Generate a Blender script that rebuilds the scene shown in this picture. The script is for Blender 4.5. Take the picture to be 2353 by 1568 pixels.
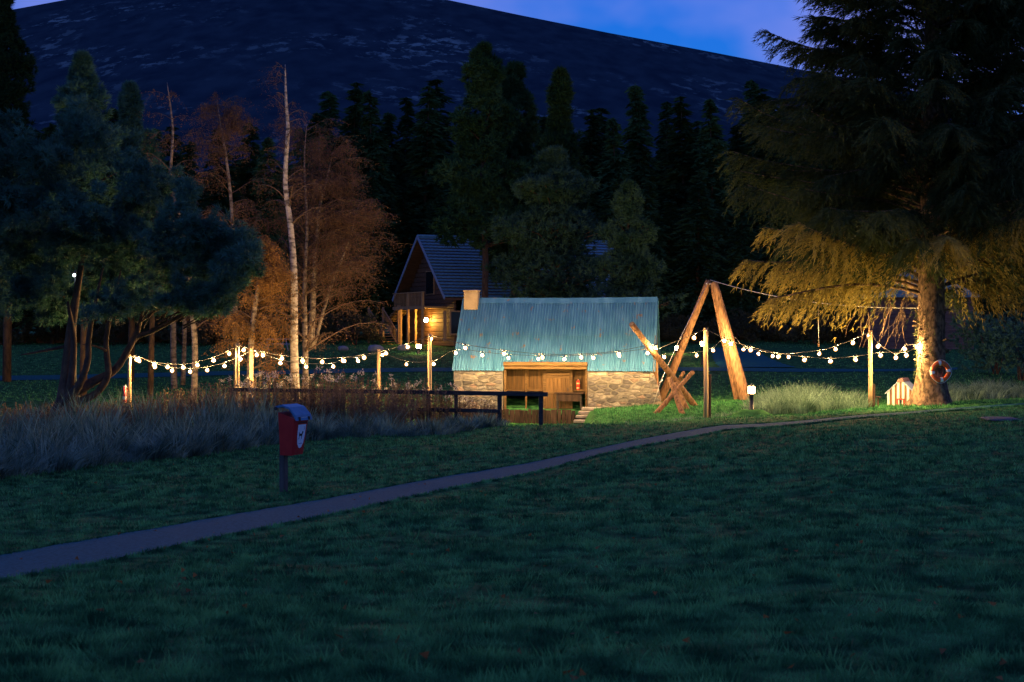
import bpy, math, random
import numpy as np
from mathutils import Vector, Matrix

# ------------------------------------------------------------------ camera, sky, exposure
for o in list(bpy.data.objects): bpy.data.objects.remove(o)
SC = bpy.context.scene
C = SC.collection
EYE = 4.0                      # eye height above the datum; the lawn is about 1.6 m below the eye
FP, CX, HY = 3268.0, 1176.5, 758.0   # focal length, centre and horizon in a 2353 px wide frame
cam_d = bpy.data.cameras.new('camera'); cam = bpy.data.objects.new('camera', cam_d); C.objects.link(cam)
cam_d.lens = 50; cam_d.sensor_width = 36; cam_d.clip_end = 8000; cam_d.clip_start = 0.1
cam.location = (0, 0, EYE)
cam.rotation_euler = (math.radians(90) - math.atan((784 - HY) / FP), 0, 0)
cam_d.dof.use_dof = True; cam_d.dof.focus_distance = 58.0; cam_d.dof.aperture_fstop = 5.6
SC.camera = cam

W = bpy.data.worlds.new('World'); SC.world = W; W.use_nodes = True
nt = W.node_tree; nt.nodes.clear()
def wn(t, **k):
    n = nt.nodes.new(t)
    for a, b in k.items(): setattr(n, a, b)
    return n
sky = wn('ShaderNodeTexSky', sky_type='NISHITA', sun_disc=False)
sky.sun_elevation = math.radians(1.5); sky.sun_rotation = math.radians(200); sky.altitude = 350
sky.air_density = 1.0; sky.dust_density = 0.6; sky.ozone_density = 4.0
tint = wn('ShaderNodeMix', data_type='RGBA', blend_type='MULTIPLY'); tint.inputs[0].default_value = 1
tint.inputs[7].default_value = (0.30, 1.12, 2.45, 1)
nt.links.new(sky.outputs[0], tint.inputs[6])
tc = wn('ShaderNodeTexCoord'); mp = wn('ShaderNodeMapping')
mp.inputs['Scale'].default_value = (2.6, 2.6, 4.2); mp.inputs['Location'].default_value = (0.8, 0.4, 0.45)
nt.links.new(tc.outputs['Generated'], mp.inputs[0])
ns = wn('ShaderNodeTexNoise'); ns.inputs['Scale'].default_value = 2.2; ns.inputs['Detail'].default_value = 4; ns.inputs['Roughness'].default_value = 0.5
nt.links.new(mp.outputs[0], ns.inputs['Vector'])
cr = wn('ShaderNodeValToRGB'); cr.color_ramp.elements[0].position = 0.40; cr.color_ramp.elements[1].position = 0.66
nt.links.new(ns.outputs['Fac'], cr.inputs[0])
cm = wn('ShaderNodeMix', data_type='RGBA'); cm.inputs[7].default_value = (1.0, 1.22, 3.7, 1)
mul = wn('ShaderNodeMath', operation='MULTIPLY'); mul.inputs[1].default_value = 0.92
nt.links.new(cr.outputs[0], mul.inputs[0]); nt.links.new(mul.outputs[0], cm.inputs[0])
nt.links.new(tint.outputs[2], cm.inputs[6])
bg = wn('ShaderNodeBackground'); bg.inputs[1].default_value = 0.165
nt.links.new(cm.outputs[2], bg.inputs[0])
wo = wn('ShaderNodeOutputWorld'); nt.links.new(bg.outputs[0], wo.inputs[0])

SC.view_settings.view_transform = 'Standard'; SC.view_settings.look = 'None'
SC.view_settings.gamma = 1.0; SC.view_settings.exposure = 0.45
SC.render.engine = 'CYCLES'
SC.cycles.use_denoising = True
SC.cycles.sample_clamp_indirect = 2.0
SC.cycles.max_bounces = 6; SC.cycles.diffuse_bounces = 3; SC.cycles.glossy_bounces = 2; SC.cycles.transmission_bounces = 3
SC.cycles.caustics_reflective = False; SC.cycles.caustics_refractive = False
SC.cycles.use_light_tree = True

# ------------------------------------------------------------------ helpers
R = np.random.default_rng(7)
random.seed(7)

def tag(o, label=None, cat=None, group=None, kind=None):
    if label: o['label'] = label
    if cat: o['category'] = cat
    if group: o['group'] = group
    if kind: o['kind'] = kind
    return o
def empty(name, loc=(0, 0, 0), rz=0):
    o = bpy.data.objects.new(name, None); C.objects.link(o)
    o.location = loc; o.rotation_euler = (0, 0, rz); o.empty_display_size = 0.2
    return o
def link(name, me, parent=None):
    o = bpy.data.objects.new(name, me); C.objects.link(o)
    if parent is not None: o.parent = parent
    return o

class MB:
    def __init__(s): s.v = []; s.f = []; s.sm = []
    def add(s, vs, fs, smooth=False):
        b = len(s.v); s.v += [tuple(p) for p in vs]
        for f in fs: s.f.append(tuple(i + b for i in f)); s.sm.append(smooth)
        return s
    def box(s, c, d, M=None, ch=0.0):
        """box centred at c with full size d; ch chamfers the vertical profile a little"""
        x, y, z = [q / 2 for q in d]
        P = []
        k = min(ch, x * .45, y * .45, z * .45)
        if k <= 0:
            P = [(-x,-y,-z),(x,-y,-z),(x,y,-z),(-x,y,-z),(-x,-y,z),(x,-y,z),(x,y,z),(-x,y,z)]
            F = [(0,3,2,1),(4,5,6,7),(0,1,5,4),(1,2,6,5),(2,3,7,6),(3,0,4,7)]
        else:
            rings = [(-z, k), (-z + k, 0), (z - k, 0), (z, k)]
            for zz, i in rings:
                a, b = x - i, y - i
                P += [(-a + k * (i == 0), -b, zz), (a - k * (i == 0), -b, zz), (a, -b + k * (i == 0), zz), (a, b - k * (i == 0), zz),
                      (a - k * (i == 0), b, zz), (-a + k * (i == 0), b, zz), (-a, b - k * (i == 0), zz), (-a, -b + k * (i == 0), zz)]
            F = [tuple(range(7, -1, -1)), tuple(range(24, 32))]
            for r in range(3):
                for i in range(8):
                    j = (i + 1) % 8; F.append((r*8+i, r*8+j, r*8+8+j, r*8+8+i))
        c = Vector(c)
        P = [((M @ Vector(p)) if M is not None else Vector(p)) + c for p in P]
        return s.add(P, F)
    def tube(s, pts, rad, n=8, cap=True, wob=0.0):
        pts = [Vector(p) for p in pts]
        if not hasattr(rad, '__len__'): rad = [rad] * len(pts)
        V = []; F = []
        up = None
        for i, p in enumerate(pts):
            t = (pts[min(i + 1, len(pts) - 1)] - pts[max(i - 1, 0)]).normalized()
            if up is None:
                a = Vector((0, 0, 1)) if abs(t.z) < 0.9 else Vector((1, 0, 0))
                up = (a - t * a.dot(t)).normalized()
            else:
                up = up - t * up.dot(t)
                up.normalize()
            sd = t.cross(up)
            for k in range(n):
                an = 2 * math.pi * k / n
                r = rad[i] * (1 + wob * random.uniform(-1, 1))
                V.append(p + (up * math.cos(an) + sd * math.sin(an)) * r)
        for i in range(len(pts) - 1):
            for k in range(n):
                j = (k + 1) % n
                F.append((i*n+k, i*n+j, (i+1)*n+j, (i+1)*n+k))
        s.add(V, F, True)
        if cap:
            b = len(s.v) - len(V)
            s.f.append(tuple(b + k for k in range(n - 1, -1, -1))); s.sm.append(False)
            s.f.append(tuple(b + (len(pts) - 1) * n + k for k in range(n))); s.sm.append(False)
        return s
    def lathe(s, prof, c=(0, 0, 0), n=14):
        V = []; F = []
        for r, z in prof:
            for k in range(n):
                a = 2 * math.pi * k / n
                V.append((c[0] + r * math.cos(a), c[1] + r * math.sin(a), c[2] + z))
        for i in range(len(prof) - 1):
            for k in range(n):
                j = (k + 1) % n; F.append((i*n+k, i*n+j, (i+1)*n+j, (i+1)*n+k))
        return s.add(V, F, True)
    def prism(s, poly, a, b, axis='y'):
        """poly: list of 2D points; extruded from a to b along axis"""
        def P(u, w, t): return {'y': (u, t, w), 'x': (t, u, w), 'z': (u, w, t)}[axis]
        n = len(poly)
        V = [P(u, w, a) for u, w in poly] + [P(u, w, b) for u, w in poly]
        F = [tuple(range(n)), tuple(range(2*n-1, n-1, -1))] + [(i, (i+1) % n, n + (i+1) % n, n + i) for i in range(n)]
        return s.add(V, F)
    def mesh(s, name, mat):
        me = bpy.data.meshes.new(name); me.from_pydata(s.v, [], s.f)
        me.polygons.foreach_set('use_smooth', s.sm); me.materials.append(mat); me.update()
        return me
    def build(s, name, mat, parent=None): return link(name, s.mesh(name, mat), parent)

def tri_mesh(name, V, mat):
    V = np.asarray(V, dtype=np.float32).reshape(-1, 3); n = len(V)
    me = bpy.data.meshes.new(name)
    me.vertices.add(n); me.vertices.foreach_set('co', V.ravel())
    me.loops.add(n); me.loops.foreach_set('vertex_index', np.arange(n, dtype=np.int32))
    me.polygons.add(n // 3); me.polygons.foreach_set('loop_start', np.arange(0, n, 3, dtype=np.int32))
    me.materials.append(mat); me.update(calc_edges=True)
    return me
def norm(a): return a / np.maximum(np.linalg.norm(a, axis=-1, keepdims=True), 1e-9)
def rdir(n):
    return norm(R.normal(size=(n, 3)))
def blades(P, D, L, Wd, bend=None):
    """one thin triangle per row: base P, direction D, length L, width Wd"""
    D = norm(D); n = len(P)
    sd = norm(np.cross(D, rdir(n)))
    L = np.broadcast_to(np.asarray(L, float), (n,))[:, None]; Wd = np.broadcast_to(np.asarray(Wd, float), (n,))[:, None]
    out = np.empty((n, 3, 3))
    out[:, 0] = P - sd * Wd * .5; out[:, 1] = P + sd * Wd * .5; out[:, 2] = P + D * L
    return out
def copy_tree(o, parent=None):
    c = o.copy(); C.objects.link(c); c.parent = parent
    for ch in list(o.children): copy_tree(ch, c)
    return c

# ------------------------------------------------------------------ materials
def mat(name, c1, c2=None, rough=0.8, scale=4.0, stretch=(1, 1, 1), bump=0.0, bscale=None, detail=4, metal=0.0, contrast=(0.35, 0.65),
        rnd=0.0, coord='Object', trans=0.0, emit=None, estr=0.0, spec=0.3, hue=None):
    m = bpy.data.materials.new(name); m.use_nodes = True
    t = m.node_tree; N = t.nodes; N.clear(); Lk = t.links.new
    out = N.new('ShaderNodeOutputMaterial'); b = N.new('ShaderNodeBsdfPrincipled')
    b.inputs['Roughness'].default_value = rough; b.inputs['Metallic'].default_value = metal
    b.inputs['Specular IOR Level'].default_value = spec
    if emit:
        b.inputs['Emission Color'].default_value = (*emit, 1); b.inputs['Emission Strength'].default_value = estr
    col = None
    if c2 is not None:
        tcn = N.new('ShaderNodeTexCoord'); mpn = N.new('ShaderNodeMapping'); mpn.inputs['Scale'].default_value = stretch
        if coord == 'World':
            g = N.new('ShaderNodeNewGeometry'); Lk(g.outputs['Position'], mpn.inputs[0])
        else:
            Lk(tcn.outputs[coord], mpn.inputs[0])
        nz = N.new('ShaderNodeTexNoise'); nz.inputs['Scale'].default_value = scale; nz.inputs['Detail'].default_value = detail
        Lk(mpn.outputs[0], nz.inputs['Vector'])
        rp = N.new('ShaderNodeValToRGB'); e = rp.color_ramp.elements
        e[0].position, e[1].position = contrast; e[0].color = (*c1, 1); e[1].color = (*c2, 1)
        Lk(nz.outputs['Fac'], rp.inputs[0]); col = rp.outputs[0]
        if bump:
            bn = N.new('ShaderNodeBump'); bn.inputs['Strength'].default_value = bump; bn.inputs['Distance'].default_value = 0.02
            nb = N.new('ShaderNodeTexNoise'); nb.inputs['Scale'].default_value = bscale or scale * 4; nb.inputs['Detail'].default_value = 4
            Lk(mpn.outputs[0], nb.inputs['Vector']); Lk(nb.outputs['Fac'], bn.inputs['Height']); Lk(bn.outputs[0], b.inputs['Normal'])
    if rnd:
        oi = N.new('ShaderNodeObjectInfo'); hs = N.new('ShaderNodeHueSaturation')
        mr = N.new('ShaderNodeMapRange'); mr.inputs[3].default_value = 1 - rnd; mr.inputs[4].default_value = 1 + rnd
        Lk(oi.outputs['Random'], mr.inputs[0]); Lk(mr.outputs[0], hs.inputs['Value'])
        if col is not None: Lk(col, hs.inputs['Color'])
        else: hs.inputs['Color'].default_value = (*c1, 1)
        col = hs.outputs[0]
    if col is not None: Lk(col, b.inputs['Base Color'])
    else: b.inputs['Base Color'].default_value = (*c1, 1)
    sh = b.outputs[0]
    if trans:
        tr = N.new('ShaderNodeBsdfTranslucent'); mx = N.new('ShaderNodeMixShader'); mx.inputs[0].default_value = trans
        if col is not None: Lk(col, tr.inputs[0])
        else: tr.inputs[0].default_value = (*c1, 1)
        Lk(sh, mx.inputs[1]); Lk(tr.outputs[0], mx.inputs[2]); sh = mx.outputs[0]
    Lk(sh, out.inputs[0])
    return m

WARM = (1.0, 0.60, 0.22)
M = dict(
    soil=mat('lawn_soil', (0.010, 0.050, 0.018), (0.05, 0.155, 0.048), 0.95, 3.4, coord='World', bump=0.6, bscale=14, detail=7, spec=0.03),
    grass=mat('grass_blade', (0.012, 0.085, 0.034), (0.12, 0.38, 0.125), 0.8, 3.4, coord='World', detail=12, trans=0.25, contrast=(0.41, 0.63), spec=0.05),
    tuss=mat('dry_grass', (0.034, 0.080, 0.052), (0.23, 0.36, 0.26), 0.8, 1.9, coord='World', trans=0.3, contrast=(0.38, 0.66), detail=6),
    herb=mat('dead_stalk', (0.095, 0.062, 0.032), (0.25, 0.165, 0.09), 0.85, 1.2, coord='World', trans=0.25),
    fluff=mat('seed_fluff', (0.5, 0.45, 0.36), (0.62, 0.56, 0.46), 0.9, 3, coord='World', trans=0.4),
    gravel=mat('gravel', (0.008, 0.070, 0.076), (0.026, 0.135, 0.150), 0.95, 26, coord='World', spec=0.05, bump=0.5, bscale=90, detail=6),
    hazy_heather=None, wood=mat('weathered_pole', (0.34, 0.22, 0.11), (0.5, 0.34, 0.18), 0.75, 3, (6, 6, 0.4), 0.4, 12, rnd=0.12),
    log=mat('peeled_log', (0.085, 0.045, 0.024), (0.27, 0.145, 0.072), 0.85, 3.5, (4, 4, 0.9), 0.8, 9, rnd=0.2, detail=8, contrast=(0.34, 0.6)),
    logend=mat('log_end_grain', (0.20, 0.12, 0.06), (0.32, 0.21, 0.12), 0.85, 10),
    dark=mat('tarred_timber', (0.022, 0.02, 0.018), (0.05, 0.045, 0.04), 0.75, 4, (1, 1, 4), 0.4, 14),
    board=mat('retaining_board', (0.022, 0.013, 0.009), (0.06, 0.035, 0.023), 0.85, 3, (4, 4, 0.6), 0.5, 12, rnd=0.4),
    plank=mat('stained_plank', (0.095, 0.052, 0.017), (0.165, 0.092, 0.032), 0.75, 3, (5, 5, 0.4), 0.3, 16, rnd=0.15),
    beam=mat('lintel_oak', (0.085, 0.048, 0.017), (0.155, 0.09, 0.034), 0.75, 3, (0.6, 5, 5), 0.4, 16, rnd=0.12),
    mortar=mat('lime_mortar', (0.17, 0.155, 0.13), (0.25, 0.23, 0.195), 0.95, 6, bump=0.6, bscale=30),
    st1=mat('granite_tan', (0.15, 0.138, 0.122), (0.27, 0.25, 0.22), 0.85, 5, bump=0.5, bscale=22, rnd=0.35),
    st2=mat('granite_grey', (0.06, 0.058, 0.062), (0.145, 0.135, 0.132), 0.85, 5, bump=0.5, bscale=22, rnd=0.35),
    st3=mat('granite_pink', (0.18, 0.128, 0.104), (0.27, 0.20, 0.165), 0.85, 5, bump=0.5, bscale=22, rnd=0.2),
    slabstone=mat('step_slate', (0.20, 0.185, 0.17), (0.33, 0.30, 0.28), 0.85, 4, bump=0.4, bscale=20, rnd=0.15),
    chim=mat('rendered_chimney', (0.24, 0.18, 0.12), (0.34, 0.26, 0.175), 0.9, 4, bump=0.5, bscale=30),
    tilem=mat('roof_tile', (0.06, 0.16, 0.21), (0.095, 0.235, 0.30), 0.55, 6, rnd=0.10, bump=0.2),
    cabin=mat('dark_cabin_log', (0.075, 0.038, 0.02), (0.13, 0.07, 0.036), 0.75, 3, (0.6, 4, 4), 0.3, 14, rnd=0.15),
    deck=mat('deck_timber', (0.26, 0.16, 0.07), (0.38, 0.24, 0.11), 0.75, 4, (4, 4, 0.5), 0.3, 14, rnd=0.1),
    fascia=mat('painted_fascia', (0.18, 0.24, 0.32), (0.24, 0.31, 0.40), 0.5, 4),
    shed=mat('shed_cladding', (0.085, 0.06, 0.055), (0.13, 0.095, 0.085), 0.8, 3, (0.5, 4, 4), 0.3, 14, rnd=0.12),
    glass=mat('dark_pane', (0.01, 0.012, 0.015), None, 0.06, spec=0.6),
    cable=mat('rubber_cable', (0.03, 0.03, 0.03), (0.06, 0.055, 0.05), 0.5, 20),
    steel=mat('steel_cable', (0.35, 0.34, 0.33), (0.5, 0.49, 0.48), 0.4, 20, metal=0.7),
    bulb=mat('lit_bulb_core', (1, 0.9, 0.7), None, 0.3, emit=WARM, estr=3500.0), bglass=None,
    lampw=mat('lit_diffuser', (1, 0.9, 0.7), None, 0.4, emit=(1.0, 0.60, 0.24), estr=75.0),
    lampy=mat('lit_wall_lantern', (1, 0.9, 0.6), None, 0.4, emit=(1.0, 0.52, 0.10), estr=420.0),
    lampc=mat('lit_cold_lamp', (0.9, 0.95, 1), None, 0.4, emit=(0.75, 0.95, 1.0), estr=12.0),
    lampg=mat('lit_exit_sign', (0.1, 0.8, 0.4), None, 0.4, emit=(0.05, 0.9, 0.35), estr=0.8),
    lampwin=mat('lit_window', (0.8, 0.6, 0.3), None, 0.4, emit=(1.0, 0.6, 0.2), estr=0.06),
    red=mat('red_bin_plastic', (0.42, 0.016, 0.016), (0.50, 0.024, 0.02), 0.45, 8, bump=0.05, bscale=60),
    lid=mat('lid_plastic', (0.045, 0.15, 0.26), (0.065, 0.19, 0.31), 0.4, 8),
    white=mat('white_vinyl', (0.72, 0.72, 0.72), (0.8, 0.8, 0.8), 0.5, 10),
    black=mat('black_print_and_shade', (0.015, 0.015, 0.015), None, 0.6),
    bpost=mat('bin_post', (0.05, 0.045, 0.04), (0.10, 0.09, 0.075), 0.85, 4, (5, 5, 0.5), 0.4, 18),
    orange=mat('buoy_orange', (0.62, 0.10, 0.02), (0.72, 0.14, 0.03), 0.5, 8),
    buoyred=mat('buoy_red', (0.62, 0.035, 0.03), (0.7, 0.05, 0.04), 0.5, 8),
    ext=mat('extinguisher_red', (0.62, 0.04, 0.02), None, 0.35),
    extl=mat('extinguisher_label', (0.8, 0.62, 0.35), None, 0.6),
    kwhite=mat('kennel_white', (0.62, 0.60, 0.54), (0.75, 0.73, 0.66), 0.6, 6, (4, 4, 0.6)),
    kbrown=mat('kennel_brown', (0.14, 0.07, 0.035), (0.2, 0.1, 0.05), 0.7, 6, (4, 4, 0.6)),
    kred=mat('kennel_red', (0.50, 0.05, 0.03), None, 0.6),
    kroof=mat('kennel_roof_felt', (0.30, 0.38, 0.48), (0.38, 0.46, 0.56), 0.7, 8),
    kridge=mat('kennel_ridge', (0.16, 0.09, 0.08), (0.24, 0.14, 0.12), 0.8, 8),
    bark=mat('spruce_bark', (0.06, 0.038, 0.022), (0.21, 0.135, 0.08), 0.9, 9, (1, 1, 0.6), 0.9, 16, contrast=(0.4, 0.6)),
    pbark=mat('pine_bark', (0.05, 0.032, 0.022), (0.13, 0.075, 0.042), 0.9, 7, (1, 1, 0.4), 0.9, 14),
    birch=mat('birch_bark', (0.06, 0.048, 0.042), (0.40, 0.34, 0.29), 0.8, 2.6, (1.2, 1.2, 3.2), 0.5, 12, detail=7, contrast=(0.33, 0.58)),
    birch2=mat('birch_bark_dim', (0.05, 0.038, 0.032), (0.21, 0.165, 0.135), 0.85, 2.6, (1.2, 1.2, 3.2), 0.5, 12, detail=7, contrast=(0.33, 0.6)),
    twig=mat('birch_twig', (0.06, 0.035, 0.028), (0.11, 0.07, 0.05), 0.85, 2, coord='World'),
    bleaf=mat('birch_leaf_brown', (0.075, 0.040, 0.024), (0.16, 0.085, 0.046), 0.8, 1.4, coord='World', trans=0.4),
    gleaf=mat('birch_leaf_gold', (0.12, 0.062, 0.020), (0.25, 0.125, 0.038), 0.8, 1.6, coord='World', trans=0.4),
    needle=mat('spruce_needle', (0.022, 0.042, 0.014), (0.066, 0.082, 0.026), 0.7, 1.6, coord='World', trans=0.25, spec=0.12),
    mneedle=mat('meadow_pine_needle', (0.020, 0.056, 0.036), (0.056, 0.118, 0.074), 0.8, 1.0, coord='World', trans=0.2, spec=0.05),
    lamplit_twig=mat('dry_spruce_twig_lamplit', (0.15, 0.125, 0.026), (0.30, 0.235, 0.050), 0.75, 1.4, coord='World', trans=0.3),  # dry twigs; bulb glow on the lower boughs put into the yellow colour
    pneedle=mat('pine_needle', (0.026, 0.085, 0.060), (0.075, 0.175, 0.120), 0.7, 1.2, coord='World', trans=0.2, spec=0.12),
    fneedle=mat('forest_needle', (0.014, 0.042, 0.016), (0.042, 0.085, 0.030), 0.9, 0.5, coord='World', trans=0.1, rnd=0.35, spec=0.03),
    shrubm=mat('shrub_leaf', (0.03, 0.045, 0.02), (0.08, 0.08, 0.035), 0.8, 1.0, coord='World', trans=0.25, rnd=0.3),
    slabdark=mat('dark_flat_stone', (0.03, 0.05, 0.07), (0.06, 0.085, 0.11), 0.9, 5, bump=0.4, bscale=14),
    boulder=mat('boulder_stone', (0.13, 0.15, 0.17), (0.22, 0.24, 0.26), 0.85, 3, bump=0.6, bscale=12),
    bollard=mat('bollard_black', (0.03, 0.03, 0.032), None, 0.45),
)

def bulb_glass():  # oversized bulb glass; its own emission paints a warm halo round the core
    m = bpy.data.materials.new('bulb_halo_glass'); m.use_nodes = True
    t = m.node_tree; N = t.nodes; N.clear(); L = t.links.new
    o = N.new('ShaderNodeOutputMaterial'); e = N.new('ShaderNodeEmission'); e.inputs[0].default_value = (1.0, 0.50, 0.13, 1); e.inputs[1].default_value = 1.5
    tr = N.new('ShaderNodeBsdfTransparent'); mx = N.new('ShaderNodeMixShader'); mx.inputs[0].default_value = 0.38
    L(tr.outputs[0], mx.inputs[1]); L(e.outputs[0], mx.inputs[2]); L(mx.outputs[0], o.inputs[0])
    m.cycles.emission_sampling = 'NONE'
    return m
M['bglass'] = bulb_glass()
# hill: distance haze put into the blue base colour of dark heather with pale scree and dead-grass patches lying along the contour
def hill_mat():
    m = bpy.data.materials.new('hill_heather_haze'); m.use_nodes = True
    t = m.node_tree; N = t.nodes; L = t.links.new; b = N['Principled BSDF']; b.inputs['Roughness'].default_value = 1.0
    b.inputs['Specular IOR Level'].default_value = 0.0
    g = N.new('ShaderNodeNewGeometry'); mp = N.new('ShaderNodeMapping'); mp.inputs['Scale'].default_value = (0.036, 0.012, 0.050)
    L(g.outputs['Position'], mp.inputs[0])
    n1 = N.new('ShaderNodeTexNoise'); n1.inputs['Scale'].default_value = 1.6; n1.inputs['Detail'].default_value = 9; n1.inputs['Roughness'].default_value = 0.68
    L(mp.outputs[0], n1.inputs['Vector'])
    mp2 = N.new('ShaderNodeMapping'); mp2.inputs['Scale'].default_value = (0.0042, 0.0016, 0.006); L(g.outputs['Position'], mp2.inputs[0])
    n2 = N.new('ShaderNodeTexNoise'); n2.inputs['Scale'].default_value = 1.5; n2.inputs['Detail'].default_value = 3; L(mp2.outputs[0], n2.inputs['Vector'])
    ra = N.new('ShaderNodeValToRGB'); e = ra.color_ramp.elements; e[0].position = 0.47; e[0].color = (0, 0, 0, 1); e[1].position = 0.66; e[1].color = (1, 1, 1, 1)
    L(n2.outputs['Fac'], ra.inputs[0])
    rb = N.new('ShaderNodeValToRGB'); e = rb.color_ramp.elements; e[0].position = 0.54; e[0].color = (0, 0, 0, 1); e[1].position = 0.60; e[1].color = (1, 1, 1, 1)
    L(n1.outputs['Fac'], rb.inputs[0])
    r = N.new('ShaderNodeMath'); r.operation = 'MULTIPLY'; L(ra.outputs[0], r.inputs[0]); L(rb.outputs[0], r.inputs[1])
    n3 = N.new('ShaderNodeTexNoise'); n3.inputs['Scale'].default_value = 0.05; n3.inputs['Detail'].default_value = 8; mp3 = N.new('ShaderNodeMapping'); mp3.inputs['Scale'].default_value = (1, .3, 1); L(g.outputs['Position'], mp3.inputs[0]); L(mp3.outputs[0], n3.inputs['Vector'])
    r3 = N.new('ShaderNodeValToRGB'); e = r3.color_ramp.elements; e[0].color = (0.012, 0.028, 0.044, 1); e[1].color = (0.024, 0.046, 0.064, 1); e[0].position = .35; e[1].position = .65
    L(n3.outputs['Fac'], r3.inputs[0])
    mx = N.new('ShaderNodeMix'); mx.data_type = 'RGBA'; L(r.outputs[0], mx.inputs[0]); L(r3.outputs[0], mx.inputs[6]); mx.inputs[7].default_value = (0.13, 0.20, 0.21, 1)
    L(mx.outputs[2], b.inputs['Base Color'])
    return m
M['hazy_heather'] = hill_mat()

# corrugated roof paint: teal with weathering streaks down the sheet
def roof_paint():
    m = bpy.data.materials.new('teal_roof_paint'); m.use_nodes = True
    t = m.node_tree; N = t.nodes; L = t.links.new; b = N['Principled BSDF']; b.inputs['Roughness'].default_value = 0.30
    tcn = N.new('ShaderNodeTexCoord'); mp = N.new('ShaderNodeMapping'); mp.inputs['Scale'].default_value = (2.2, 0.5, 0.5); L(tcn.outputs['Object'], mp.inputs[0])
    n = N.new('ShaderNodeTexNoise'); n.inputs['Scale'].default_value = 2.0; n.inputs['Detail'].default_value = 6; L(mp.outputs[0], n.inputs['Vector'])
    r = N.new('ShaderNodeValToRGB'); e = r.color_ramp.elements; e[0].position = .32; e[1].position = .7
    e[0].color = (0.036, 0.140, 0.26, 1); e[1].color = (0.075, 0.215, 0.37, 1); L(n.outputs['Fac'], r.inputs[0])
    n2 = N.new('ShaderNodeTexNoise'); n2.inputs['Scale'].default_value = 3.0; n2.inputs['Detail'].default_value = 8; L(tcn.outputs['Object'], n2.inputs['Vector'])
    r2 = N.new('ShaderNodeValToRGB'); e = r2.color_ramp.elements; e[0].position = .635; e[1].position = .70; e[0].color = (0, 0, 0, 1); e[1].color = (1, 1, 1, 1); L(n2.outputs['Fac'], r2.inputs[0])
    mx = N.new('ShaderNodeMix'); mx.data_type = 'RGBA'; L(r2.outputs[0], mx.inputs[0]); L(r.outputs[0], mx.inputs[6]); mx.inputs[7].default_value = (0.20, 0.13, 0.09, 1)
    oi = N.new('ShaderNodeObjectInfo'); hs = N.new('ShaderNodeHueSaturation'); mr = N.new('ShaderNodeMapRange'); mr.inputs[3].default_value = .9; mr.inputs[4].default_value = 1.1
    L(oi.outputs['Random'], mr.inputs[0]); L(mr.outputs[0], hs.inputs['Value']); L(mx.outputs[2], hs.inputs['Color'])
    L(hs.outputs[0], b.inputs['Base Color'])
    return m
M['roof'] = roof_paint()

# ------------------------------------------------------------------ terrain
COLS = np.array([0, 600, 1000, 1176, 1330, 1362, 1500, 1720, 2040, 2353], float)
ROWS = np.array([0, 6, 13, 22, 30, 38, 44, 48, 52, 56, 60, 63, 70, 80, 95, 120, 200, 420], float)
DT = np.array([
 [1.50]*10,
 [1.60]*10,
 [2.15,2.12,2.11,2.10,2.08,2.08,2.07,2.05,2.00,2.00],
 [2.60,2.54,2.49,2.45,2.42,2.41,2.39,2.35,2.25,2.20],
 [2.85,2.80,2.71,2.66,2.62,2.61,2.57,2.50,2.40,2.35],
 [3.05,2.98,2.90,2.85,2.80,2.79,2.76,2.70,2.55,2.45],
 [3.20,3.15,3.07,3.02,2.96,2.95,2.90,2.82,2.66,2.52],
 [3.30,3.30,3.40,3.50,3.45,3.40,3.15,2.95,2.74,2.58],
 [3.35,3.50,3.90,4.10,4.10,3.95,3.50,3.15,2.85,2.62],
 [3.35,3.50,4.00,4.30,4.30,3.55,3.34,3.20,3.00,2.75],
 [3.30,3.45,3.90,4.30,4.25,3.36,3.28,3.15,3.05,2.85],
 [3.25,3.40,3.70,4.00,4.00,3.70,3.26,3.10,3.00,2.80],
 [3.00,3.10,3.25,3.50,3.50,3.40,3.05,2.85,2.70,2.50],
 [2.60,2.45,2.35,2.30,2.25,2.24,2.20,2.15,2.10,2.00],
 [1.30,1.20,1.12,1.10,1.10,1.10,1.10,1.10,1.20,1.20],
 [0.60]*10,
 [0.00]*10,
 [-4.0]*10])
def _pchip_slopes():
    h = np.diff(ROWS)[:, None]; d = np.diff(DT, axis=0) / h
    m = np.zeros_like(DT)
    for i in range(1, len(ROWS) - 1):
        a, b = d[i-1], d[i]; w1 = 2*h[i] + h[i-1]; w2 = h[i] + 2*h[i-1]
        with np.errstate(divide='ignore', invalid='ignore'):
            hm = (w1 + w2) / (w1 / a + w2 / b)
        m[i] = np.where(a * b > 0, hm, 0)
    m[0] = d[0]; m[-1] = d[-1]
    return m
SL = _pchip_slopes()
def drop(x, y):
    x = np.asarray(x, float); y = np.asarray(y, float)
    yy = np.clip(y, 0, 419.9); px = np.clip(CX + FP * x / np.maximum(yy, 8.0), 0, 2352.9)
    i = np.clip(np.searchsorted(ROWS, yy, 'right') - 1, 0, len(ROWS) - 2)
    j = np.clip(np.searchsorted(COLS, px, 'right') - 1, 0, len(COLS) - 2)
    h = ROWS[i+1] - ROWS[i]; t = (yy - ROWS[i]) / h
    h00 = 2*t**3 - 3*t**2 + 1; h10 = t**3 - 2*t**2 + t; h01 = -2*t**3 + 3*t**2; h11 = t**3 - t**2
    def col(k): return h00*DT[i, k] + h10*h*SL[i, k] + h01*DT[i+1, k] + h11*h*SL[i+1, k]
    s = (px - COLS[j]) / (COLS[j+1] - COLS[j]); s = s*s*(3 - 2*s)
    return col(j)*(1 - s) + col(j+1)*s
def gz0(x, y): return EYE - drop(x, y)
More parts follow.
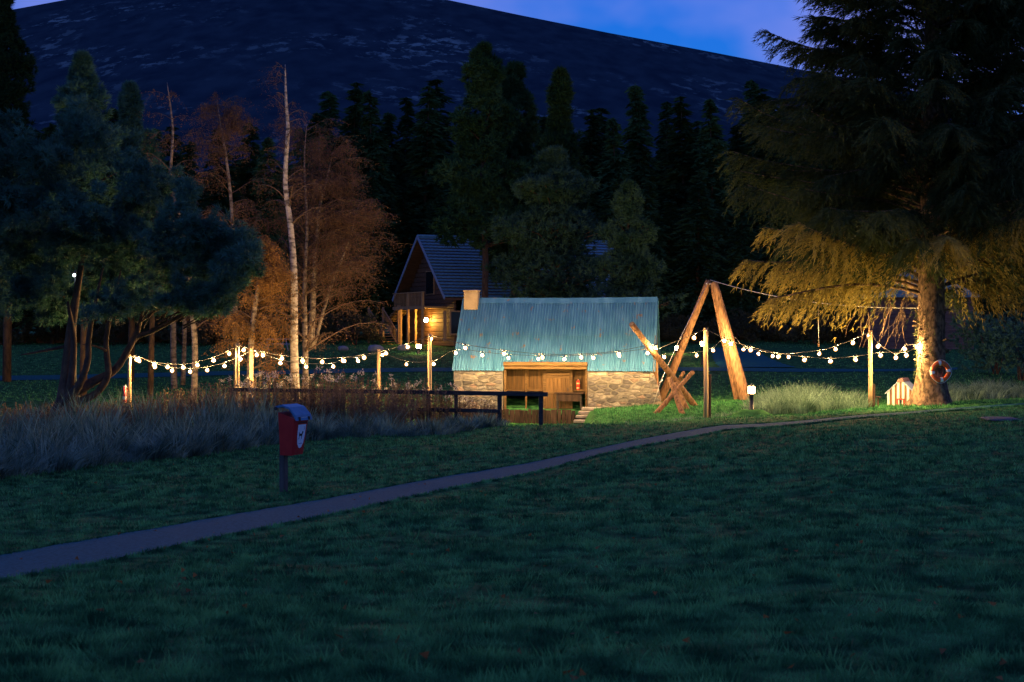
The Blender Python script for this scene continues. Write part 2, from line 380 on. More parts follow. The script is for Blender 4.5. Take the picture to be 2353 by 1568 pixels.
def ray(px, py, zoff=0.0):
    """where the line of sight through a pixel first meets the ground"""
    dx, dz = (px - CX) / FP, -(py - HY) / FP
    Y = np.concatenate([np.arange(5, 130, 0.05)])
    zr = EYE + dz * Y; g = gz0(dx * Y, Y) + zoff
    k = np.argmax(zr < g)
    return float(dx * Y[k]), float(Y[k])
def at(px, py, Y):
    return Vector(((px - CX) / FP * Y, Y, EYE - (py - HY) / FP * Y))
def on(px, Y):
    x = (px - CX) / FP * Y
    return Vector((x, Y, float(gz(x, Y))))

PT = [(-120,1305,1362),(0,1279,1336),(132,1256,1312),(264,1233,1288),(396,1210,1259),(527,1187,1231),(660,1164,1204),(791,1141,1178),(910,1118,1152),(1034,1095,1125),
      (1120,1082,1109),(1210,1067,1092),(1300,1048,1069),(1386,1029,1046),(1475,1010,1027),(1561,994,1011),(1620,984,1000),(1665,978.5,991)]
PATH_T = [ray(a, b) for a, b, c in PT]; PATH_B = [ray(a, c) for a, b, c in PT]
THIN = [(1660,979,991.5),(1740,976,985.5),(1854,967.5,975),(2000,954,960.5),(2146,942.5,948),(2250,935,940.5),(2353,928,933.5),(2480,921,926.5)]
THIN_T = [ray(a, b) for a, b, c in THIN]; THIN_B = [ray(a, c) for a, b, c in THIN]
_pc = np.array([((a[0]+b[0])/2, (a[1]+b[1])/2) for a, b in zip(PATH_T + THIN_T, PATH_B + THIN_B)])
_pw = np.array([math.hypot(a[0]-b[0], a[1]-b[1]) / 2 for a, b in zip(PATH_T + THIN_T, PATH_B + THIN_B)])
def path_dist(x, y):
    """signed distance to the path's edge (negative on the path), by segments of its centre line"""
    x = np.asarray(x, float); y = np.asarray(y, float)
    best = np.full(x.shape, 1e9)
    def inside(px_, T, B):
        t0, t1 = np.array(T), np.array(B)
        return t0, t1
    for T, B in ((PATH_T, PATH_B), (THIN_T, THIN_B)):
        for k in range(len(T) - 1):
            q = [np.array(T[k]), np.array(T[k+1]), np.array(B[k+1]), np.array(B[k])]
            ar = sum(q[i][0]*q[(i+1) % 4][1] - q[(i+1) % 4][0]*q[i][1] for i in range(4))
            sg = 1 if ar > 0 else -1
            dmin = np.full(x.shape, 1e9)
            for i in range(4):
                a, b = q[i], q[(i+1) % 4]; e = (b - a) / max(np.linalg.norm(b - a), 1e-6)
                dmin = np.minimum(dmin, sg * (e[0]*(y - a[1]) - e[1]*(x - a[0])))
            best = np.minimum(best, -dmin)
    return best
def bumps(x, y):
    return (0.022*np.sin(1.9*x + 0.7*y + 1)*np.sin(1.3*y - 0.6*x) + 0.016*np.sin(3.7*x - 2.1*y)*np.sin(2.9*y + 1.3*x + 2) + 0.03*np.sin(0.6*x + 0.45*y + .5))
def gz(x, y):
    m = np.clip((path_dist(x, y) - 0.05) / 0.6, 0, 1)
    far = np.clip((62 - np.asarray(y, float)) / 8, 0.0, 1)
    return gz0(x, y) + bumps(np.asarray(x, float), np.asarray(y, float)) * m * far

def grid_obj(name, xs, ys, zf, mt):
    X, Y = np.meshgrid(xs, ys); Z = zf(X, Y)
    nx, ny = len(xs), len(ys)
    V = np.stack([X, Y, Z], -1).reshape(-1, 3)
    i = (np.arange(ny - 1)[:, None] * nx + np.arange(nx - 1)[None, :]).ravel()
    F = np.stack([i, i + 1, i + nx + 1, i + nx], -1)
    me = bpy.data.meshes.new(name); me.from_pydata(V.tolist(), [], F.tolist())
    me.polygons.foreach_set('use_smooth', np.ones(len(F), bool)); me.materials.append(mt); me.update()
    return link(name, me)
xs = np.unique(np.concatenate([np.linspace(-420, -40, 24), np.arange(-40, -24, 1.2), np.arange(-24, 26, 0.3), np.arange(26, 42, 1.2), np.linspace(42, 420, 24)]))
ys = np.unique(np.concatenate([np.linspace(-60, 2, 10), np.arange(2, 70, 0.3), np.arange(70, 100, 1.0), np.linspace(100, 430, 40)]))
tag(grid_obj('ground', xs, ys, gz, M['soil']), kind='structure')

def strip(name, T, B, lift, mt, sub=6, across=5):
    V = []; F = []
    T = np.array(T); B = np.array(B); n = len(T)
    s = np.linspace(0, n - 1, (n - 1) * sub + 1)
    k = np.clip(s.astype(int), 0, n - 2); f = (s - k)[:, None]
    TT = T[k]*(1 - f) + T[k+1]*f; BB = B[k]*(1 - f) + B[k+1]*f
    w = 0.05 * np.sin(np.arange(len(s)) * 1.7)[:, None]; w2 = 0.05 * np.sin(np.arange(len(s)) * 2.3 + 1)[:, None]
    dr = norm(TT - BB); TT = TT + dr*w; BB = BB + dr*w2
    for i in range(len(s)):
        for a in range(across):
            p = TT[i] + (BB[i] - TT[i]) * a / (across - 1)
            V.append((p[0], p[1], float(gz(p[0], p[1])) + lift))
    for i in range(len(s) - 1):
        for a in range(across - 1):
            q = i*across + a; F.append((q, q + 1, q + across + 1, q + across))
    m = MB().add(V, F, True)
    return tag(m.build(name, mt), kind='structure')
strip('path', PATH_T, PATH_B, 0.015, M['gravel'])
strip('worn_track', THIN_T, THIN_B, 0.024, M['gravel'], 8, 3)
FT = [(-200,868,879),(0,865,876),(250,861,871),(500,855,864),(750,850,859),(1000,846.5,855),(1250,845,853),(1500,844.5,852.5),(1650,846,854),(1800,848,856),(2000,850,855.5),(2200,846,851)]
strip('far_path', [ray(a, b) for a, b, c in FT], [ray(a, c) for a, b, c in FT], 0.03, M['gravel'], 10, 3)
DV = [(1655, 846, 1830), (1645, 838, 1800), (1638, 825, 1768), (1636, 812, 1745), (1632, 801, 1722)]
strip('driveway', [ray(a, b) for a, b, c in DV], [ray(c, b) for a, b, c in DV], 0.045, M['gravel'], 8, 8)

# the hill behind: ridge traced against the sky, its far side falls away again
RX = np.array([-1500, -600, 0, 130, 400, 700, 1010, 1200, 1400, 1600, 1800, 2100, 2500, 3600], float)
RY = np.array([330, 110, 28, 4, -45, -60, -4, 36, 76, 113, 152, 212, 300, 470], float)
hx = np.linspace(-1500, 3600, 170); hy = np.concatenate([np.linspace(380, 1500, 46), np.linspace(1530, 1900, 20), np.linspace(1950, 2900, 10)])
V = []
for Yd in hy:
    for px in hx:
        x = (px - CX) / FP * Yd
        top = (HY - np.interp(px, RX, RY)) / FP * 1750 + EYE
        t = (Yd - 380) / (1750 - 380)
        s = t**1.25 if t <= 1 else max(1 - (t - 1)**1.3 * 0.75, -0.1)
        round_ = 1 - 0.0 * math.exp(-((t - 1) / 0.12)**2)
        z = (1 - min(t, 1)) * 1 + top * s * round_ + 2*math.sin(px*.013 + Yd*.004)*math.sin(Yd*.011 + px*.02)*min(1, max(0, t*3))*(1 - min(1, abs(t-1) < .15))
        V.append((x, Yd, z))
nx = len(hx); F = [(j*nx+i, j*nx+i+1, (j+1)*nx+i+1, (j+1)*nx+i) for j in range(len(hy)-1) for i in range(nx-1)]
tag(MB().add(V, F, True).build('hill', M['hazy_heather']), kind='structure')

# ------------------------------------------------------------------ stone hut with the teal tin roof
HL = Vector(((1042 - CX) / FP * 63.3, 63.3, 0)); HR = Vector(((1500 - CX) / FP * 62.0, 62.0, 0))
yaw = math.atan2(HR.y - HL.y, HR.x - HL.x); LEN = (HR - HL).length; DEP = 5.2; HALF = DEP / 2
ZF, ZE, ZR = EYE - 3.55, 2.33, 5.40
hut = empty('stone_hut', (HL.x, HL.y, 0), yaw)
tag(hut, 'low rubble stone hut with teal corrugated iron roof and open timber front', 'hut')
def hu(px):   # distance along the hut front under a pixel column
    t = (px - CX) / FP; c, s = math.cos(yaw), math.sin(yaw)
    return (t * HL.y - HL.x) / (c - t * s)
O0, O1 = hu(1156.5), hu(1349.5)

def clip_poly(P, n, d):
    out = []
    for i in range(len(P)):
        a, b = P[i], P[(i+1) % len(P)]; da, db = n[0]*a[0]+n[1]*a[1]-d, n[0]*b[0]+n[1]*b[1]-d
        if da <= 0: out.append(a)
        if da * db < 0:
            t = da / (da - db); out.append((a[0]+(b[0]-a[0])*t, a[1]+(b[1]-a[1])*t))
    return out
def stones(parent, u0, u1, z0, z1, seed, face_v=-0.001, n=44, outline=None):
    rg = random.Random(seed); pts = []
    tries = 0
    while len(pts) < n and tries < 6000:
        tries += 1
        p = (rg.uniform(u0, u1), z0 + (z1 - z0) * rg.random()**1.25)
        small = (p[1] - z0) / (z1 - z0) < 0.42
        r = rg.uniform(.09, .17) if small else rg.uniform(.14, .30)
        if all(math.hypot((p[0]-q[0])*0.62, (p[1]-q[1])*1.25) > min(r, q[2]) for q in pts): pts.append((*p, r))
    for i, p in enumerate(pts):
        poly = outline or [(u0, z0), (u1, z0), (u1, z1), (u0, z1)]
        for j, q in enumerate(pts):
            if i == j: continue
            # anisotropic bisector: stones lie wider than tall
            ax, az = 0.62, 1.25
            nx_, nz_ = (q[0]-p[0])*ax*ax, (q[1]-p[1])*az*az
            mx, mz = (p[0]+q[0])/2, (p[1]+q[1])/2
            ln = math.hypot(nx_, nz_); nx_, nz_ = nx_/ln, nz_/ln
            poly = clip_poly(poly, (nx_, nz_), nx_*mx + nz_*mz)
            if len(poly) < 3: break
        if len(poly) < 3: continue
        ctr = (sum(a for a, b in poly)/len(poly), sum(b for a, b in poly)/len(poly))
        # split long edges and jitter, so no stone has a ruler-straight edge
        P2 = []
        for k in range(len(poly)):
            a, b = poly[k], poly[(k+1) % len(poly)]
            if math.hypot(a[0]-b[0], a[1]-b[1]) < 0.03: continue
            P2.append(a); P2.append(((a[0]+b[0])/2 + rg.uniform(-.012, .012), (a[1]+b[1])/2 + rg.uniform(-.012, .012)))
        if len(P2) < 4: continue
        # round the corners by pulling them towards the centre, leave a mortar gap
        prot = rg.uniform(.015, .06); m = len(P2); gap = rg.uniform(.016, .032)
        def ring(k_c, k_m, off, v):
            out = []
            for q, (a, b) in enumerate(P2):
                d = math.hypot(a-ctr[0], b-ctr[1]); s = max(0.1, 1 - (gap + off) / max(d, .05)) * (k_c if q % 2 == 0 else k_m)
                out.append((ctr[0]+(a-ctr[0])*s, v, ctr[1]+(b-ctr[1])*s))
            return out
        A = ring(.93, 1, 0, face_v + .04); B = ring(.92, .99, .004, face_v - prot*.5); D = ring(.86, .92, .02, face_v - prot)
        Vv = A + B + D; Ff = [tuple(range(2*m, 3*m))[::-1]]
        for r_ in range(2):
            for k in range(m): Ff.append((r_*m+k, r_*m+m+k, r_*m+m+(k+1) % m, r_*m+(k+1) % m))
        mb = MB(); mb.add([(-ctr[0]+a, b, c-ctr[1]) for a, b, c in Vv], [f[::-1] for f in Ff], False)
        o = mb.build('stone', M[rg.choice(['st1', 'st1', 'st2', 'st2', 'st3'])], parent)
        o.location = (ctr[0], 0, ctr[1])
fw1 = MB().prism([(0, -0.6), (O0 - .02, -0.6), (O0 - .02, ZE - .02), (0.03, ZE - .02)], 0, .55).build('front_wall', M['mortar'], hut)
stones(fw1, -.02, O0 - .02, 0.05, ZE - .05, 3, n=78)
EDGE = [(O1 + .02, -0.1), (LEN + .42, -0.1), (LEN + .40, .9), (LEN + .28, 1.5), (LEN + .12, 1.95), (LEN - .02, ZE - .05), (O1 + .02, ZE - .05)]
fw2 = MB().prism([(O1 + .02, -0.3), (LEN + .36, -0.3), (LEN + .34, .9), (LEN + .22, 1.5), (LEN + .06, 1.95), (LEN - .06, ZE - .02), (O1 + .02, ZE - .02)], .002, .55).build('front_wall', M['mortar'], hut)
stones(fw2, O1 + .02, LEN + .36, .50, ZE - .05, 11, n=105, outline=[(a, max(b, .45)) for a, b in EDGE])
# gables, rear wall and floor
MB().prism([(.05, -.6), (DEP, -.6), (DEP, ZE - .1), (HALF, ZR - .16), (.05, ZE - .1)], .02, .5, 'x').build('gable_wall', M['mortar'], hut)
MB().prism([(.55, -.3), (DEP, -.3), (DEP, ZE - .1), (.55, ZE - .1)], LEN - .5, LEN - .03, 'x').build('gable_wall', M['mortar'], hut)
MB().box((LEN / 2, DEP - .25, ZE / 2 - .3), (LEN - 1.02, .45, ZE + .3)).build('rear_wall', M['mortar'], hut)
MB().add([(O0 - .3, .18, ZF - .2), (O1 + .3, .18, ZF - .2), (O1 + .3, 4.6, ZF - .2), (O0 - .3, 4.6, ZF - .2), (O0 - .3, .18, ZF), (O1 + .3, .18, ZF), (O1 + .3, 1.6, ZF + .17), (O0 - .3, 1.6, ZF + .17), (O1 + .3, 3.2, ZF + .44), (O0 - .3, 3.2, ZF + .44), (O1 + .3, 4.6, ZF + .5), (O0 - .3, 4.6, ZF + .5)], [(3, 2, 1, 0), (0, 1, 5, 4), (4, 5, 6, 7), (7, 6, 8, 9), (9, 8, 10, 11), (11, 10, 2, 3)]).build('turf_floor', M['grass'], hut)
gb = empty('gable_cladding'); gb.parent = hut
k = 0
while .3 + k * .2 < DEP - .2:   # upright boards of the visible gable
    v = .3 + k * .2; h = ZE + (ZR - ZE) * (1 - abs(v - HALF) / HALF) - .2
    MB().box((LEN + .0, v, (ZE - .1 + h) / 2), (.045, .185, h - ZE + .1)).build('plank', M['plank'], gb); k += 1
# corrugated roof: sheets with real corrugations, two courses of overlapping sheets per slope
NRM = Vector((0, -(ZR - ZE), HALF)).normalized()
def sheet(u0, u1, s0, s1, front=True, lift=0.0):
    """one sheet from slope position s0 (eave) to s1 (ridge), s in metres up the slope"""
    sl = math.hypot(HALF + .12, ZR - ZE + .14); pitch = .125; n = max(4, int((u1 - u0) / pitch * 6))
    V = []; F = []
    for i in range(n + 1):
        u = u0 + (u1 - u0) * i / n; c = .026 * math.cos(2 * math.pi * u / pitch) + lift
        for s in (s0, (s0*2+s1)/3, (s0+s1*2)/3, s1):
            t = s / sl; v = -.12 + (HALF + .12) * t; z = ZE - .14 + (ZR - ZE + .14) * t
            sag = -.035 * math.sin(math.pi * u / LEN) * t + .004 * math.sin(u * 2.1 + t * 3)
            z += c * NRM.z + sag; v += c * NRM.y
            V.append((u, v if front else DEP - v, z))
    for i in range(n):
        for a in range(3):
            q = i*4 + a; F.append((q, q+4, q+5, q+1) if front else (q, q+1, q+5, q+4))
    return MB().add(V, F, True)
SLN = math.hypot(HALF + .12, ZR - ZE + .14)
rf = empty('roof'); rf.parent = hut
edges = [-.06, .86, 1.72, O0 - .015, O0 + .93, O0 + 1.86, O0 + 2.78, O1 + .015, O1 + .95, O1 + 1.83, LEN + .07]
for front in (True, False):
    for a, b in zip(edges[:-1], edges[1:]):
        cut = .36 if (a >= O0 - .1 and b <= O1 + .1 and front) else 0
        sheet(a, b + .05, cut, SLN * .52, front, random.uniform(0, .008)).build('roof_sheet', M['roof'], rf)
        sheet(a, b + .05, SLN * .47, SLN, front, .05 + random.uniform(0, .012)).build('roof_sheet', M['roof'], rf)
rcap = MB()
for i in range(24):
    pass
N_ = 40; V = []; F = []
for i in range(N_ + 1):
    u = .42 + (LEN - .34) * i / N_; sag = -.035 * math.sin(math.pi * u / LEN) + .006 * math.sin(u * 5)
    for v, z in ((HALF - .24, ZR - .20), (HALF - .04, ZR + .06), (HALF + .04, ZR + .06), (HALF + .24, ZR - .20)): V.append((u, v, z + sag + .03))
for i in range(N_):
    for a in range(3): F.append((i*4+a, i*4+4+a, i*4+5+a, i*4+1+a))
MB().add(V, F).build('ridge_cap', M['roof'], rf)
MB().box((LEN + .05, HALF / 2 - .06, (ZR + ZE) / 2 - .14), (.035, math.hypot(HALF, ZR - ZE) + .1, .16), Matrix.Rotation(math.atan2(ZR - ZE, HALF), 3, 'X')).build('bargeboard', M['plank'], hut)
# chimney
ch = MB().box((.40, HALF - .20, ZR - .06), (.64, .60, .84), None, .03).build('chimney', M['chim'], hut)
MB().box((.40, HALF - .20, ZR + .385), (.70, .66, .07), None, .015).build('chimney_cap', M['chim'], ch)
# timber front in the opening
ow = O1 - O0
zb = EYE - (896 - HY) / FP * 64.4
op = empty('timber_front'); op.parent = hut
MB().box(((O0 + O1) / 2, .05, ZE + .165), (ow - .01, .30, .17), None, .02).build('lintel', M['beam'], op)
MB().box(((O0 + O1) / 2, .10, ZE - .005), (ow - .03, .20, .15), None, .02).build('lintel', M['beam'], op)
for p in (1160, 1347): MB().box((hu(p), .12, ZE / 2 + .15), (.09, .14, ZE - .55)).build('post', M['beam'], op)
for p, w in ((1205, .07), (1249, .15), (1309, .16)):
    MB().box((hu(p), .55, (ZE + .1 + ZF) / 2), (w, .12, ZE + .1 - ZF), None, .012).build('post', M['beam'], op)
MB().box(((O0 + O1) / 2, .67, ZE + .02), (ow + .2, .12, .16)).build('top_rail', M['beam'], op)
bw = 0
u = O0 - .05
while u < O1 + .05:
    w = .17 + .04 * ((bw * 37) % 5) / 5; hh = ZE - .12
    MB().box((u + w/2, .80 + .01 * (bw % 3), (hh + zb) / 2 + .02), (w - .012, .03, hh - zb)).build('plank', M['plank'], op); u += w; bw += 1
MB().box(((O0 + O1) / 2, .70, zb + .02), (ow, .22, .07)).build('bottom_rail', M['beam'], op)
MB().box(((O0 + O1) / 2, DEP - .56, (zb + ZF) / 2 + .4), (ow + .9, .06, zb - ZF + .8)).build('back_lining', M['dark'], op)
dr = empty('door'); dr.parent = hut
d0, d1 = hu(1251.5), hu(1306.5)
n = 6
for i in range(n):
    MB().box((d0 + (d1 - d0) * (i + .5) / n, .50, (ZE - .48 + ZF) / 2 + .05), ((d1 - d0) / n - .012, .04, ZE - .48 - ZF)).build('plank', M['plank'], dr)
for z in (ZE - .15, ZE - .29, ZE - .42): MB().box(((d0 + d1) / 2, .49, z), (d1 - d0, .06, .11), None, .01).build('head_board', M['beam'], dr)
MB().box(((d0 + d1) / 2, .47, zb - .1), (d1 - d0 - .02, .03, .1)).build('cross_rail', M['beam'], dr)
MB().box((d1 - .08, .455, 1.35), (.03, .03, .16)).build('handle', M['bollard'], dr)

def in_hut(u, v, z): return hut.matrix_basis @ Vector((u, v, z))
# objects standing in the hut
fe = empty('fire_extinguisher', tuple(in_hut(hu(1325), .68, zb + .055)), yaw)
tag(fe, 'small red fire extinguisher with pale label bands on the hut ledge', 'extinguisher')
b_ = MB().lathe([(0, 0), (.07, 0), (.078, .02), (.078, .34), (.06, .40), (.03, .42), (.03, .44)]).build('cylinder_body', M['ext'], fe)
MB().lathe([(.0785, .25), (.0805, .25), (.0805, .31), (.0785, .31)]).build('label_band', M['extl'], b_)
MB().lathe([(.0785, .06), (.0805, .06), (.0805, .10), (.0785, .10)]).build('label_band', M['extl'], b_)
MB().lathe([(0, .44), (.028, .44), (.028, .475), (0, .475)]).build('valve', M['steel'], fe)
MB().box((.04, 0, .49), (.12, .02, .02)).box((.05, 0, .455), (.11, .02, .014)).build('lever', M['bollard'], fe)
MB().tube([(.03, 0, .46), (.09, -.01, .44), (.105, -.01, .36), (.10, -.01, .22)], .009, 6).build('hose', M['bollard'], fe)
tb = empty('small_table', tuple(in_hut(hu(1308), .12, ZF)), yaw)
tag(tb, 'plain dark wooden table with apron standing in the hut opening', 'table')
TH = .76
for i in range(4): MB().box((0, -.24 + .16 * i, TH), (1.32, .152, .035), None, .006).build('top_plank', M['board'], tb)
MB().box((0, -.27, TH - .19), (1.0, .025, .33)).build('apron', M['board'], tb)
for sx in (-.52, .52):
    for sy in (-.25, .25): MB().box((sx, sy, TH / 2 - .01), (.05, .05, TH - .04)).build('leg', M['dark'], tb)

# low wall of upright boards holding the bank in front of the hut
bf = empty('board_retaining_wall', tuple(in_hut(0, -.62, 0)), yaw)
tag(bf, 'low retaining wall of upright brown boards below the hut opening', 'retaining wall')
u = hu(1062); e_ = hu(1324); i = 0
while u < e_:
    w = random.uniform(.15, .30); h = .50 + random.uniform(-.03, .03) - (.0 if u > O0 - .3 else .1)
    MB().box((u + w/2, random.uniform(-.02, .02), (h - .75) / 2), (w - random.uniform(.008, .03), .055, h + .75), Matrix.Rotation(random.uniform(-.012, .012), 3, 'Y'), .01).build('board', M['board'], bf)
    u += w; i += 1
MB().box(((hu(1062) + e_) / 2, .045, .2), (e_ - hu(1062), .03, .1)).build('back_rail', M['board'], bf)
# stone steps
stp = empty('stone_steps', tuple(in_hut(hu(1356), 0, 0)), yaw)
tag(stp, 'short flight of stone slab steps at the corner of the hut opening', 'steps')
for i, (v, z, w, ox) in enumerate([(-.35, .62, .85, .1), (-.75, .47, .80, -.02), (-1.15, .32, .75, -.12), (-1.6, .14, .7, -.2)]):
    MB().box((ox, v, z - .06), (w, .52, .12), Matrix.Rotation(random.uniform(-.05, .05), 3, 'Z'), .02).build('step', M['slabstone'], stp)
    MB().box((ox + .03, v + .05, z - .34), (w - .12, .40, .44), None, .03).build('riser_stone', M['st2'], stp)
gp = MB().tube([in_hut(LEN + .13, .62, .4), in_hut(LEN + .10, .62, 2.0), in_hut(LEN + .06, .62, 3.15)], [.125, .12, .11], 12, wob=.04).build('corner_log', M['log'])
tag(gp, 'upright brown log standing against the gable corner of the stone hut', 'log')

# ------------------------------------------------------------------ zip-line frame and crossed logs
def z2(x, y): return (x * .24414 + 1436.1, y * .24414 + 620.4)
def logtube(a, b, r0, r1, n=14):
    a, b = Vector(a), Vector(b)
    P = [a + (b - a) * t for t in (0, .08, .3, .5, .7, .92, 1)]
    rr = [r0 + (r1 - r0) * t for t in (0, .08, .3, .5, .7, .92, 1)]
    P = [p + Vector((random.uniform(-1, 1), random.uniform(-1, 1), 0)) * .012 for p in P]
    return MB().tube(P, rr, n, True, .03)
af = empty('zip_line_gantry', tuple(on(1625, 63.5)))
tag(af, 'tall A-frame of two thick leaning logs carrying the zip line cable', 'A-frame')
def rel(o, *ps): return [p - o.location for p in ps]
apex = at(*z2(800, 108), 63.5)
fa = on(1512, 64.2) - Vector((0, 0, .25)); fb = on(1717, 63.0) - Vector((0, 0, .25))
logtube(*rel(af, fa, at(*z2(790, 100), 63.6)), .19, .145).build('leaning_log', M['log'], af)
logtube(*rel(af, fb, at(*z2(838, 118), 63.3)), .27, .165).build('leaning_log', M['log'], af)
logtube(*rel(af, fb + Vector((-.30, .45, 0)), at(*z2(820, 135), 63.7)), .17, .12).build('bracing_log', M['log'], af)
MB().tube([apex - af.location + Vector((-.2, 0, -.1)), apex - af.location + Vector((.22, 0, -.12))], .035, 8).build('apex_bolt', M['steel'], af)
tree_x = Vector(((2140 - CX) / FP * 51.5, 51.5, 0))
def catenary(a, b, sag, n=24):
    a, b = Vector(a), Vector(b)
    return [a + (b - a) * t - Vector((0, 0, sag * 4 * t * (1 - t))) for t in np.linspace(0, 1, n)]
zc = empty('zip_line_cable', tuple(apex))
tag(zc, 'pale steel zip line cable running from the log frame to the spruce', 'cable')
MB().tube([p - apex for p in catenary(apex + Vector((0, 0, .06)), at(2120, 708, 51.9), .35, 30)], .014, 6).build('running_cable', M['steel'], zc)
ga = on(1500, 60.5)
MB().tube([p - apex for p in (apex + Vector((-.05, 0, .05)), at(*z2(520, 640), 62), at(*z2(335, 1055), 60.8), ga)], .013, 6).build('guy_wire', M['steel'], zc)
MB().tube([p - apex for p in (at(*z2(352, 1035), 60.85), at(*z2(328, 1068), 60.75))], .035, 8).build('tensioner', M['steel'], zc)
rp_ = MB().tube([at(1880.5, 700, 52.5), at(1880.5, 745, 52.5), at(1881, 790, 52.5)], .012, 6).build('hanging_rope', M['steel'])
tag(rp_, 'thin rope hanging straight down from the spruce branches above the bulbs', 'rope')
MB().tube([at(1881, 789, 52.5), at(1881, 797, 52.5)], .035, 8).build('rope_handle', M['log'], rp_)
# crossed logs
lb = on(1603, 60.6) - Vector((0, 0, .2)); lt = at(*z2(62, 508), 57.2)
bl = logtube(lb, lt, .145, .115, 16).build('propped_log', M['log'])
tag(bl, 'long log propped slantwise over the log cradle, its upper end in the air', 'log')
d_ = (lt - lb).normalized()
e2 = MB().tube([lt - d_ * .002, lt + d_ * .006], .1, 16).build('cut_end', M['logend'], bl)
crd = empty('log_cradle', tuple(on(1548, 58)))
tag(crd, 'cradle of short crossed logs on the grass beside the hut', 'log cradle')
for a, b, r0, r1 in ((on(1502, 56.6), at(*z2(640, 958), 57.6), .10, .085), (on(1570, 56.2), at(*z2(425, 1020), 57.6), .115, .10),
                     (on(1581, 58.4), at(*z2(470, 1060), 58.9), .11, .10), (on(1524, 60.6), at(*z2(552, 965), 59.2), .085, .075)):
    logtube(*rel(crd, a - Vector((0, 0, .1)), b), r0, r1).build('crossed_log', M['log'], crd)

# ------------------------------------------------------------------ festoon poles, cables and bulbs
POLES = {}
def pole(key, px, top, Y, r, label, prop=None):
    b = on(px, Y); h = EYE - (top - HY) / FP * Y - b.z
    o = empty('festoon_pole', tuple(b)); tag(o, label, 'pole', 'poles carrying the festoon lights')
    MB().tube([(0, 0, -.2), (0.01, 0, h * .35), (-.008, 0, h * .7), (0, 0, h)], [r * 1.06, r, r * .97, r * .93], 12, True, .02).build('shaft', M['wood'], o)
    MB().tube([(0, -r - .005, h - .12), (0, -r - .06, h - .12), (0, -r - .06, h - .07)], .012, 6).build('hook', M['steel'], o)
    if prop: MB().box((r + .055, .03, prop / 2 - .1), (.10, .05, prop + .2), None, .008).build('support_stake', M['board'], o)
    POLES[key] = Vector((b.x, Y, b.z + h - .10))
pole('G', 297.5, 815, 52, .066, 'festoon pole beside the red lifebuoy, at the end of the light string')
pole('E', 546, 789, 52, .075, 'tall festoon pole standing in front of the birches behind the fence end')
pole('F', 578, 800, 53.5, .072, 'festoon pole with a stake lashed to its lower half beside the birches', 1.7)
pole('D', 870.5, 803, 66, .082, 'thinner festoon pole standing on the meadow behind the willowherb')
pole('C', 987.5, 767, 54, .075, 'tall festoon pole rising behind the fence near the hut chimney')
pole('A', 1622, 754, 49.6, .082, 'festoon pole with a dark stake at its foot between hut and bollard', 1.55)
pole('B', 2000, 759, 52, .078, 'festoon pole with a short stake near the striped kennel', .85)

bulb_me = MB().lathe([(0.001, -.162), (.045, -.150), (.078, -.115), (.088, -.075), (.078, -.036), (.045, -.008), (.024, 0)], n=14).mesh('bulb', M['bglass'])
core_me = MB().lathe([(0.001, -.115), (.024, -.108), (.039, -.085), (.042, -.070), (.036, -.048), (.020, -.032), (.001, -.028)], n=12).mesh('filament', M['bulb'])
sock_me = MB().lathe([(.024, -.006), (.027, 0), (.027, .05), (.018, .075), (.012, .11)], n=8).mesh('socket', M['cable'])
def festoon(label, pts, bulbs, group='festoon light strings'):
    """pts: cable points in space; bulbs: list of (px, py, Y) where a bulb hangs; the cable is dropped through their tops"""
    o = empty('string_light', tuple(pts[0])); tag(o, label, 'string light', group)
    org = Vector(pts[0])
    MB().tube([Vector(p) - org for p in pts], .011, 6).build('cable', M['cable'], o)
    for b in bulbs:
        B = at(*b) - org + Vector((0, 0, .074))
        q = link('bulb', bulb_me, o); q.location = B
        s = link('socket', sock_me, q); link('filament', core_me, q)
        # lead up to the nearest cable point
        best = min((Vector(p) - org for p in dense(pts)), key=lambda p: (p - B).length)
        if (best - B).length > .12: MB().tube([(0, 0, .10), best - B], .008, 5).build('lead', M['cable'], q)
def dense(pts):
    out = []
    for a, b in zip(pts[:-1], pts[1:]):
        for t in (0, .25, .5, .75): out.append(Vector(a) + (Vector(b) - Vector(a)) * t)
    return out + [Vector(pts[-1])]
def z4(x, y): return (x * .24414, y * .24414 + 620.4)
def z5(x, y): return (x * .24414 + 459.6, y * .24414 + 689.3)
def z1(x, y): return (x * .24414 + 976.6, y * .24414 + 620.4)
def z3(x, y): return (x * .23449 + 1838.2, y * .23449 + 620.4)
def run(label, a, Ya, bl, b, Yb, up=8.0, depth_mid=0.0):
    """a cable from a to b hung with bulbs; bl are the bulb centres in the picture, whose depth runs from Ya to Yb"""
    n = len(bl); ends = []
    xa = (a.x / a.y) if a is not None else None
    pxs = [p[0] for p in bl]; x0 = a.x / a.y * FP + CX if a is not None else pxs[0]; x1 = b.x / b.y * FP + CX if b is not None else pxs[-1]
    B = []
    for q in bl:
        px, py = q[0], q[1]
        if len(q) == 3: B.append(tuple(q)); continue
        t = (px - x0) / (x1 - x0) if abs(x1 - x0) > 1 else 0
        B.append((px, py, Ya + (Yb - Ya) * t + depth_mid * 4 * t * (1 - t)))
    pts = ([a] if a is not None else []) + [at(px, py - up, Y) for px, py, Y in B] + ([b] if b is not None else [])
    # smooth the cable
    P = [Vector(p) for p in pts]; S = []
    for i in range(len(P) - 1):
        p0, p1, p2, p3 = P[max(i-1, 0)], P[i], P[i+1], P[min(i+2, len(P)-1)]
        for t in (0, .25, .5, .75):
            S.append(.5 * ((2*p1) + (p2-p0)*t + (2*p0-5*p1+4*p2-p3)*t*t + (3*p1-p0-3*p2+p3)*t**3))
    S.append(P[-1]); festoon(label, S, B)
V3 = Vector
